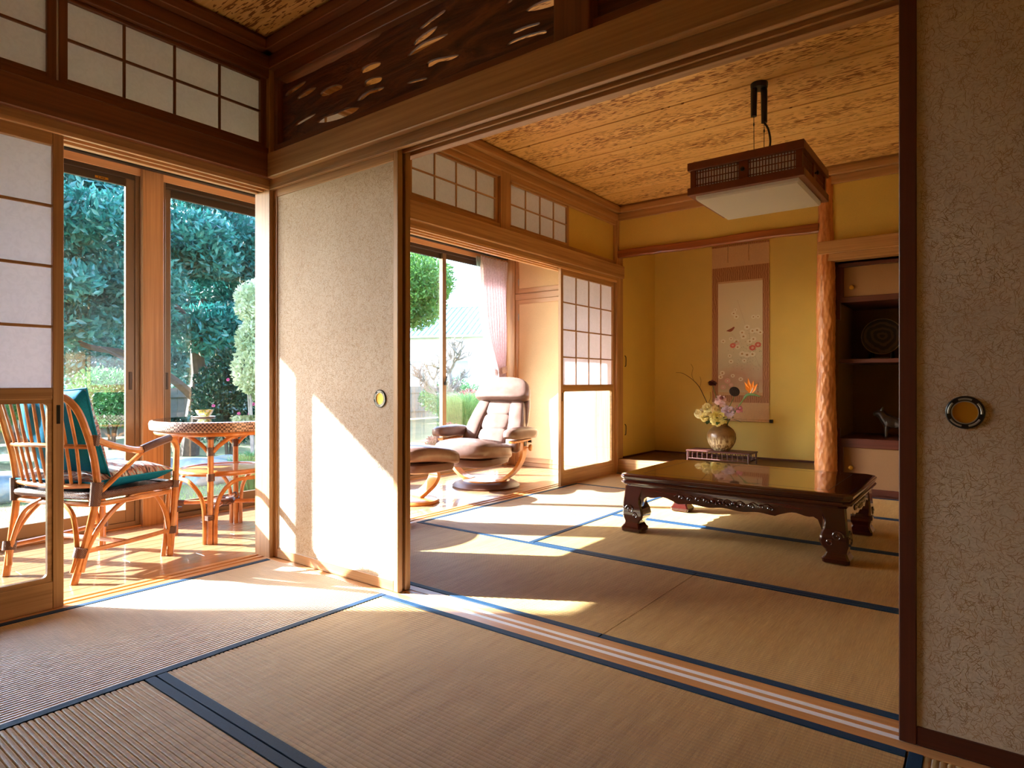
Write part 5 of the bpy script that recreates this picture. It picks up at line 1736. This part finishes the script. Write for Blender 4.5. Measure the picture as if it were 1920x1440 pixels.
def figurine():
    t = thing('animal_figurine', 'dark glazed standing dog-like figurine on the low cabinet', 'figurine', (2.225, 3.95, 0.4255), 0.0)
    m = plain('dark_bronze_glaze', lin(58, 42, 32), .35, .2, var=.25, vscale=30)
    # skin-grown body, facing -x with the head up
    V = [(0.06, 0, .112), (0.0, 0, .118), (-.055, 0, .125), (-.085, 0, .165), (-.105, 0, .192), (-.135, -.004, .183), (-.150, -.006, .178),
         (-.055, -.03, .09), (-.06, -.032, .05), (-.058, -.032, .012), (-.072, -.033, .007),
         (-.055, .03, .09), (-.066, .032, .05), (-.068, .032, .012), (-.082, .033, .007),
         (.07, -.03, .085), (.058, -.032, .05), (.076, -.032, .028), (.068, -.032, .010), (.055, -.033, .007),
         (.07, .03, .085), (.062, .032, .05), (.080, .032, .028), (.072, .032, .010), (.058, .033, .007),
         (.09, 0, .125), (.115, 0, .145), (.125, 0, .18), (.112, 0, .205)]
    E_ = [(0, 1), (1, 2), (2, 3), (3, 4), (4, 5), (5, 6), (2, 7), (7, 8), (8, 9), (9, 10), (2, 11), (11, 12), (12, 13), (13, 14), (0, 15), (15, 16), (16, 17), (17, 18), (18, 19), (0, 20), (20, 21), (21, 22), (22, 23), (23, 24), (0, 25), (25, 26), (26, 27), (27, 28)]
    R_ = [.038, .036, .042, .030, .032, .017, .011, .018, .012, .011, .010, .018, .012, .011, .010, .022, .015, .010, .010, .010, .022, .015, .010, .010, .010, .014, .012, .014, .008]
    me = bpy.data.meshes.new('figurine_body')
    me.from_pydata(V, E_, [])
    o = bpy.data.objects.new('figurine_body', me)
    COL.objects.link(o); o.parent = t
    o.modifiers.new('skin', 'SKIN')
    sv = me.skin_vertices[0].data
    for s_, r in zip(sv, R_): s_.radius = (r * 1.2, r * 1.2)
    sv[0].use_root = True
    ss = o.modifiers.new('smooth', 'SUBSURF'); ss.levels = 2; ss.render_levels = 2
    me.materials.append(m)
    for s in (-1, 1):
        MB().tube([(-.092, s * .018, .210), (-.088, s * .022, .226), (-.084, s * .022, .240)], [.011, .008, .001], 8).build('ear', m, t)
        MB().blob((-.124, s * .016, .200), (.0035, .0035, .0035), 1, 8, 6).build('eye', M['brass'], t)
    mn = MB()
    for k in range(9):
        a = k / 8
        mn.tube([(-.060 - .03 * a, 0, .155 + .055 * a), (-.035 - .03 * a, .012 * (-1) ** k, .145 + .055 * a)], [.012, .002], 6)
    mn.build('mane', m, t)
figurine()

# ================================================================== GARDEN
GZ = -0.55
def leaf_mat(name, c0, c1, trans=.35, rough=.35):
    m, nt, p = new_mat(name)
    out = nt.nodes['Material Output']
    n = noise(nt, coords(nt, (1, 1, 1)), 2.3, 4, .7)
    c = ramp(nt, n, [(0.32, c0), (0.68, c1)])
    nt.links.new(c, p.inputs['Base Color'])
    p.inputs['Roughness'].default_value = rough
    t = nt.nodes.new('ShaderNodeBsdfTranslucent')
    nt.links.new(c, t.inputs[0])
    mx = nt.nodes.new('ShaderNodeMixShader'); mx.inputs[0].default_value = trans
    nt.links.new(p.outputs[0], mx.inputs[1]); nt.links.new(t.outputs[0], mx.inputs[2])
    nt.links.new(mx.outputs[0], out.inputs[0])
    return m
LM = {'ever': leaf_mat('evergreen_leaf', lin(16, 84, 84), lin(66, 142, 130), .3, .22),
      'green': leaf_mat('green_leaf', lin(52, 104, 48), lin(128, 168, 84), .4),
      'pale': leaf_mat('variegated_leaf', lin(150, 172, 128), lin(226, 228, 196), .45),
      'camellia': leaf_mat('camellia_leaf', lin(10, 46, 40), lin(32, 84, 66), .15, .2),
      'grassy': leaf_mat('tall_grass', lin(104, 148, 78), lin(176, 204, 124), .5),
      'red': leaf_mat('red_shrub_leaf', lin(120, 62, 64), lin(176, 110, 104), .4),
      'hedge': leaf_mat('hedge_leaf', lin(38, 92, 60), lin(96, 150, 90), .3)}
BARK = plain('grey_bark', lin(66, 54, 46), .85, var=.3, vscale=14)
BARK2 = plain('pale_bark', lin(142, 132, 126), .85, var=.25, vscale=14)

def leaf_cloud(name, parent, blobs, n, L, mat, wide=.38, sunlimit=True, shell=.45, up=.3):
    """blobs: (x, y, z, rx, ry, rz); one mesh of folded leaves, uncountable"""
    B = np.array(blobs, float)
    vol = (B[:, 3] * B[:, 4] * B[:, 5]) ** (2 / 3)
    pick = RNG.choice(len(B), n, p=vol / vol.sum())
    d = RNG.normal(size=(n, 3)); d /= np.linalg.norm(d, axis=1)[:, None]
    r = (shell + (1 - shell) * RNG.random(n)) ** .6
    C = B[pick, :3] + d * r[:, None] * B[pick, 3:6]
    if sunlimit:
        ok = C[:, 2] < 0.60 * (-1.45 - C[:, 0]) - 0.05
        C, d = C[ok], d[ok]
    k = len(C)
    a = d * .8 + RNG.normal(size=(k, 3)) * .7 + np.array([0, 0, up]); a /= np.linalg.norm(a, axis=1)[:, None]
    s = np.cross(a, RNG.normal(size=(k, 3))); s /= np.linalg.norm(s, axis=1)[:, None]
    nn = np.cross(a, s)
    ln = L * RNG.uniform(.65, 1.3, k)[:, None]
    P0 = C - a * ln * .5
    P1 = C + s * ln * wide * .5 + nn * ln * .06
    P2 = C + a * ln * .5
    P3 = C - s * ln * wide * .5 + nn * ln * .06
    V = np.stack([P0, P1, P2, P3], 1).reshape(-1, 3)
    base = np.arange(k) * 4
    F = np.stack([base, base + 1, base + 2, base, base + 2, base + 3], 1).reshape(-1, 3)
    me = bpy.data.meshes.new(name)
    me.vertices.add(len(V)); me.vertices.foreach_set('co', V.ravel())
    me.loops.add(F.size); me.loops.foreach_set('vertex_index', F.ravel().astype(np.int32))
    me.polygons.add(len(F)); me.polygons.foreach_set('loop_start', np.arange(0, F.size, 3, dtype=np.int32))
    me.update(); me.validate()
    me.materials.append(mat)
    o = bpy.data.objects.new(name, me); COL.objects.link(o)
    if parent is not None: o.parent = parent
    o['kind'] = 'stuff'
    return o

def limb(mb, pts, r0, r1, n=7):
    P = catmull(pts, 5)
    k = len(P)
    mb.tube(P, [r0 + (r1 - r0) * i / (k - 1) for i in range(k)], n)

gm, nt, p = new_mat('garden_lawn')
n1 = noise(nt, coords(nt, (1, 1, 1)), 1.1, 4, .6)
n2 = noise(nt, coords(nt, (1, 1, 1)), 40, 3, .7)
nt.links.new(mixc(nt, .5, ramp(nt, n1, [(0.3, lin(78, 92, 58)), (0.7, lin(124, 128, 92))]), ramp(nt, n2, [(0.3, lin(66, 84, 48)), (0.7, lin(136, 138, 104))])), p.inputs['Base Color'])
p.inputs['Roughness'].default_value = .95
bump(nt, p, n2, .8, .03)
tag(MB().box(-60, -1.5, -45, 70, GZ - .3, GZ).build('ground', gm, None), 'pale sunlit garden lawn', None, None, 'structure')
# lawn blades near the house
bl = RNG.uniform((-7.5, -3.0), (-1.9, 6.5), (26000, 2))
def blades(name, pts, h, w, mat, label, cat):
    k = len(pts)
    z0 = np.full(k, GZ)
    lean = RNG.normal(size=(k, 2)) * h * .45
    a = RNG.random(k) * PI
    hh = h * RNG.uniform(.5, 1.3, k)
    dx, dy = np.cos(a) * w, np.sin(a) * w
    P0 = np.stack([pts[:, 0] - dx, pts[:, 1] - dy, z0], 1)
    P1 = np.stack([pts[:, 0] + dx, pts[:, 1] + dy, z0], 1)
    P2 = np.stack([pts[:, 0] + lean[:, 0], pts[:, 1] + lean[:, 1], z0 + hh], 1)
    V = np.stack([P0, P1, P2], 1).reshape(-1, 3)
    me = bpy.data.meshes.new(name)
    me.from_pydata(V.tolist(), [], np.arange(3 * k).reshape(-1, 3).tolist())
    me.materials.append(mat)
    o = bpy.data.objects.new(name, me); COL.objects.link(o)
    return tag(o, label, cat, None, 'stuff')
blades('lawn_grass', bl, .035, .004, LM['grassy'], 'short pale grass of the lawn outside the windows', 'grass')

# big evergreen
def evergreen():
    t = thing('evergreen_tree', 'large dark blue-green evergreen tree filling the left windows', 'tree', (-9.4, 4.15, GZ))
    w = MB()
    limb(w, [(0, 0, 0), (.05, .05, .7), (-.05, .2, 1.5), (.1, .1, 2.1), (.0, .3, 3.0)], .17, .10, 9)
    limb(w, [(0, .1, 1.1), (.3, -.5, 1.5), (.2, -1.2, 1.9), (.5, -1.9, 2.0), (.4, -2.6, 2.4)], .09, .03)
    limb(w, [(0, .2, 1.6), (.4, .9, 2.0), (.3, 1.6, 2.1), (.5, 2.4, 2.6)], .09, .03)
    limb(w, [(.0, .1, 1.4), (.6, .5, 1.75), (.9, 1.2, 2.2), (.8, 1.6, 2.6)], .07, .025)
    limb(w, [(0, .1, 2.1), (.5, -.3, 2.6), (.8, -1.0, 3.0)], .07, .03)
    limb(w, [(.3, -.9, 1.75), (.9, -1.3, 1.7), (1.3, -2.0, 1.95)], .045, .02)
    w.build('trunk', BARK, t)
    bl_ = []
    rr_ = np.random.default_rng(21)
    for k in range(64):
        y = rr_.uniform(-4.2, 2.8); z = rr_.uniform(2.35, 5.4); x = rr_.uniform(-1.2, 1.4)
        s = rr_.uniform(.45, .8)
        bl_.append((x, y, z, s * 1.1, s * 1.2, s * .62))
    for y, z in ((-3.0, 2.2), (-2.4, 2.3), (2.4, 2.2), (1.6, 2.35), (-1.2, 2.55), (.4, 2.6), (3.0, 2.0)):
        bl_.append((.5, y, z, .7, .75, .35))
    B = [(b[0] - 9.4, b[1] + 4.15, b[2] + GZ) + b[3:] for b in bl_]
    o = leaf_cloud('foliage', None, B, 95000, .15, LM['ever'], .38, True, .3)
    o.parent = t; o.matrix_parent_inverse = Matrix.Translation((9.4, -4.15, -GZ))
evergreen()

def bush(name, label, cat, c, rad, n, L, mat, stems=5, bark=BARK, nsub=9, seed=1, wide=.42, foot=(0, 0)):
    t = thing(name, label, cat, (c[0], c[1], GZ))
    rr_ = np.random.default_rng(seed)
    B = []
    for k in range(nsub):
        d = rr_.normal(size=3); d /= np.linalg.norm(d)
        s = rr_.uniform(.42, .62)
        B.append((c[0] + d[0] * rad[0] * .55, c[1] + d[1] * rad[1] * .55, c[2] + d[2] * rad[2] * .55, rad[0] * s, rad[1] * s, rad[2] * s))
    o = leaf_cloud('foliage', None, B, n, L, mat, wide)
    o.parent = t; o.matrix_parent_inverse = Matrix.Translation((-c[0], -c[1], -GZ))
    w = MB()
    for k in range(stems):
        a = 2 * PI * k / stems
        limb(w, [(.04 * math.cos(a) + foot[0], .04 * math.sin(a) + foot[1], 0), (.1 * math.cos(a) + foot[0] * .9, .1 * math.sin(a) + foot[1] * .9, (c[2] - GZ) * .5), (rad[0] * .4 * math.cos(a), rad[1] * .4 * math.sin(a), c[2] - GZ)], .03, .012, 6)
    w.build('stems', bark, t)
    return t
cam_t = bush('camellia_bush', 'dark rounded camellia bush with pink blooms behind the table', 'bush', (-7.2, 3.75, .62), (.62, .62, .80), 16000, .075, LM['camellia'], seed=4, nsub=16)
pk = plain('camellia_petal', lin(196, 84, 132), .6)
for k, (dy, z, dx) in enumerate(((.22, 1.12, .48), (-.30, .55, .52), (.05, .42, .62), (.40, .55, .45), (.30, .40, .5), (-.1, .95, .58))):
    petal_ball(.028, 10, pk, 'bloom', cam_t, (dx, dy - .25, z - GZ - .05), layers=3, wide=.5, axis=(.8, -.5, .3))
bush('variegated_maple', 'pale cream-leaved small maple beside the sunlit post', 'tree', (-6.2, 3.62, 1.25), (.42, .40, .62), 8000, .08, LM['pale'], seed=6, nsub=12, bark=BARK2)
_mp = leaf_cloud('foliage', None, [(-6.2, 3.66, 2.18, .34, .36, .26), (-6.3, 4.05, 2.3, .45, .45, .3), (-6.2, 3.5, 1.98, .22, .2, .2), (-6.5, 4.2, 1.7, .45, .5, .35), (-6.6, 4.0, 2.0, .4, .4, .3)], 8000, .08, LM['pale'], .42)
_mp.parent = bpy.data.objects['variegated_maple']; _mp.matrix_parent_inverse = Matrix.Translation((6.2, -3.62, -GZ))
bush('broadleaf_tree', 'bright green tree seen through the far window', 'tree', (-8.75, 9.5, 3.35), (1.15, 1.1, 1.05), 12000, .13, LM['green'], seed=9, nsub=16, foot=(-.6, -1.6))
bush('garden_tree', 'broad evergreen farther back behind the big tree', 'tree', (-17.0, 6.6, 3.2), (1.4, 5.0, 2.8), 26000, .2, LM['ever'], seed=17, nsub=30)
for k, (x, y, z, r, mt, lb) in enumerate((
        (-11.5, 1.1, .5, 1.0, 'hedge', 'rounded green hedge bush left behind the evergreen trunk'),
        (-11.8, 3.7, .45, .95, 'hedge', 'rounded green hedge bush in the shade of the evergreen'),
        (-11.0, 6.1, .3, .9, 'green', 'light green bush between trunk and camellia'),
        (-12.5, 7.2, .6, 1.2, 'hedge', 'tall hedge bush behind the camellia'),
        (-13.0, -1.2, .45, 1.1, 'hedge', 'hedge bush beyond the rattan chair back'),
        (-9.6, 12.4, .05, .75, 'red', 'reddish shrub on the lawn outside the far window'),
        (-12.0, 14.5, .2, 1.1, 'hedge', 'green hedge bush below the neighbouring house'),
        (-4.3, 5.9, -.1, .40, 'red', 'small red-leaved plant low at the far window'))):
    bush('garden_bush', lb, 'bush', (x, y, z), (r, r * 1.1, r * .75), int(7000 * r), .10, LM[mt], seed=30 + k)

def grass_clump(c, r, h, n, label, mat='grassy'):
    a = RNG.random(n) * 2 * PI
    q = RNG.random(n) ** .6
    pts = np.stack([c[0] + np.cos(a) * r * q * .35, c[1] + np.sin(a) * r * q * .35], 1)
    k = n
    hh = h * RNG.uniform(.55, 1.1, k)
    ox, oy = np.cos(a) * r * q, np.sin(a) * r * q
    w = .006
    sx, sy = -np.sin(a) * w, np.cos(a) * w
    Z = np.zeros(k) + GZ
    A = np.stack([pts[:, 0] - sx, pts[:, 1] - sy, Z], 1)
    B = np.stack([pts[:, 0] + sx, pts[:, 1] + sy, Z], 1)
    Cc = np.stack([pts[:, 0] + ox * .5 + sx, pts[:, 1] + oy * .5 + sy, Z + hh * .85], 1)
    D = np.stack([pts[:, 0] + ox * .5 - sx, pts[:, 1] + oy * .5 - sy, Z + hh * .85], 1)
    T = np.stack([pts[:, 0] + ox, pts[:, 1] + oy, Z + hh * .9], 1)
    V = np.stack([A, B, Cc, D, T], 1).reshape(-1, 3)
    F = []
    for i in range(k):
        b = i * 5
        F += [(b, b + 1, b + 2, b + 3), (b + 3, b + 2, b + 4)]
    me = bpy.data.meshes.new('tall_grass')
    me.from_pydata(V.tolist(), [], F)
    me.materials.append(LM[mat])
    o = bpy.data.objects.new('tall_grass', me); COL.objects.link(o)
    tag(o, label, 'grass', None, 'stuff')
grass_clump((-5.3, 7.5), .75, 1.25, 2600, 'tall arching grass clump outside the far window behind the recliner')
grass_clump((-6.7, 9.4), .9, 1.2, 2200, 'second tall grass clump farther along the garden')
grass_clump((-4.6, 2.6), .35, .55, 700, 'small grass tuft by the stones behind the rattan table', 'hedge')

# stones by the lawn edge
def stone(c, s, seed, label):
    rr_ = random.Random(seed)
    ph = [rr_.uniform(0, 6) for _ in range(6)]
    def fn(p):
        k = 1 + .12 * math.sin(p[0] * 9 + ph[0]) + .10 * math.sin(p[1] * 11 + ph[1]) + .08 * math.sin(p[2] * 13 + ph[2])
        return [p[0] * k, p[1] * k, p[2] * k]
    o = MB().blob((0, 0, 0), s, .75, 20, 12, fn).build('garden_stone', STONE, None, c, sharp=60)
    tag(o, label, 'stone', 'garden stones')
STONE = plain('blue_grey_stone', lin(108, 124, 132), .85, var=.35, vscale=6)
for k, (x, y, s, lb) in enumerate(((-6.6, .55, .40, 'flat grey garden stone behind the rattan chair arm'), (-7.3, 2.1, .45, 'long grey garden stone between chair and table'), (-6.0, 2.85, .36, 'grey garden stone behind the rattan table legs'), (-5.2, 4.6, .30, 'grey garden stone beside the camellia bush'), (-7.8, -.9, .45, 'grey garden stone at the far left of the garden'))):
    stone((x, y, GZ + .12), (s, s * 1.5, s * .55), k + 3, lb)

# bare plum tree
def bare_tree():
    t = thing('bare_tree', 'leafless gnarled tree in front of the neighbouring house', 'tree', (-8.7, 10.9, GZ))
    rr_ = random.Random(12)
    w = MB()
    def grow(p, d, L, r, lev):
        pts = [p]
        q = Vector(p); dd = Vector(d)
        for i in range(4):
            dd = (dd + Vector((rr_.uniform(-.35, .35), rr_.uniform(-.35, .35), rr_.uniform(-.2, .3)))).normalized()
            q = q + dd * L / 4
            pts.append(tuple(q))
        w.tube(pts, [r * (1 - .35 * i / 4) for i in range(5)], 5 if lev > 1 else 7)
        if lev < 5:
            for _ in range(3 if lev < 4 else 2):
                nd = (dd + Vector((rr_.uniform(-.9, .9), rr_.uniform(-.9, .9), rr_.uniform(-.25, .7)))).normalized()
                grow(pts[rr_.choice((2, 3, 4))], nd, L * rr_.uniform(.6, .8), r * .66, lev + 1)
    grow((0, 0, 0), (0, .1, 1), 1.15, .12, 0)
    w.build('branches', BARK2, t)
bare_tree()

# neighbouring houses
def house(loc, label, W, D, H, roofc, wallc, rz, seed):
    t = thing('neighbour_house', label, 'house', loc, rz)
    wm = plain('house_wall_%d' % seed, wallc, .9, var=.06, vscale=1.5)
    rm = plain('roof_tile_%d' % seed, roofc, .6, var=.12, vscale=3)
    MB().prism([(-D / 2, 0), (D / 2, 0), (D / 2, H), (0, H + D * .28), (-D / 2, H)], 'x', -W / 2, W / 2).build('wall', wm, t)
    ov = .5
    for s in (-1, 1):
        sl = .56
        r = MB()
        y1, z1 = s * (D / 2 + ov), H - ov * sl
        r.prism([(0, H + D * .28 + .12), (y1, z1 + .12), (y1, z1), (0, H + D * .28)], 'x', -W / 2 - ov, W / 2 + ov)
        ro = r.build('roof', rm, t)
        rb = MB()
        k = int(W / .3)
        for i in range(k + 1):
            x = -W / 2 - ov + i * (W + 2 * ov) / k
            rb.tube([(x, 0, H + D * .28 + .13), (x, y1, z1 + .13)], .05, 5)
        rb.build('tile_ribs', rm, ro)
    MB().box(-W / 2 - ov, W / 2 + ov, -.14, .14, H + D * .28 + .05, H + D * .28 + .32, .05).build('ridge', rm, t)
    gl = plain('dark_pane_%d' % seed, lin(96, 116, 130), .15)
    wf = plain('window_trim_%d' % seed, lin(214, 214, 210), .5)
    for s in (-1, 1):
        for x in (-W * .3, 0.0, W * .3):
            f = bx('window', t, wf, x - .65, x + .65, s * (D / 2) - .05, s * (D / 2) + .05, H * .5 - .6, H * .5 + .6, b=.02)
            bx('window_pane', f, gl, x - .56, x + .56, s * (D / 2) - .07, s * (D / 2) + .07, H * .5 - .5, H * .5 + .5, b=0)
    for y in (-D * .22, D * .22):
        for s in (-1, 1):
            f = bx('window', t, wf, s * W / 2 - .05, s * W / 2 + .05, y - .6, y + .6, H * .62 - .5, H * .62 + .5, b=.02)
            bx('window_pane', f, gl, s * W / 2 - .07, s * W / 2 + .07, y - .5, y + .5, H * .62 - .4, H * .62 + .4, b=0)
house((-22.0, 27.5, GZ), 'pale blue-grey gabled house beyond the far window', 9, 6, 4.2, lin(126, 156, 168), lin(206, 206, 202), math.radians(20), 1)
house((-30, 11.0, GZ), 'tiled house glimpsed under the evergreen branches', 11, 6, 2.3, lin(92, 108, 118), lin(176, 180, 180), math.radians(75), 2)
# garden fence
fence = thing('garden_fence', 'weathered board fence at the back of the garden', 'fence', (-14.5, 0, GZ))
fw = plain('weathered_board', lin(122, 116, 106), .85, var=.15, vscale=5)
fbm = MB().box(-.012, .012, -.088, .088, 0.05, 1.25, .004).mesh('fence_board', fw)
for k in range(120):
    o = bpy.data.objects.new('fence_board', fbm); COL.objects.link(o); o.parent = fence; o.location = (0, -4.0 + k * .182, 0)
for z in (.3, 1.0):
    MB().box(.012, .05, -4.1, 18.0, z, z + .08).build('fence_rail', fw, fence)
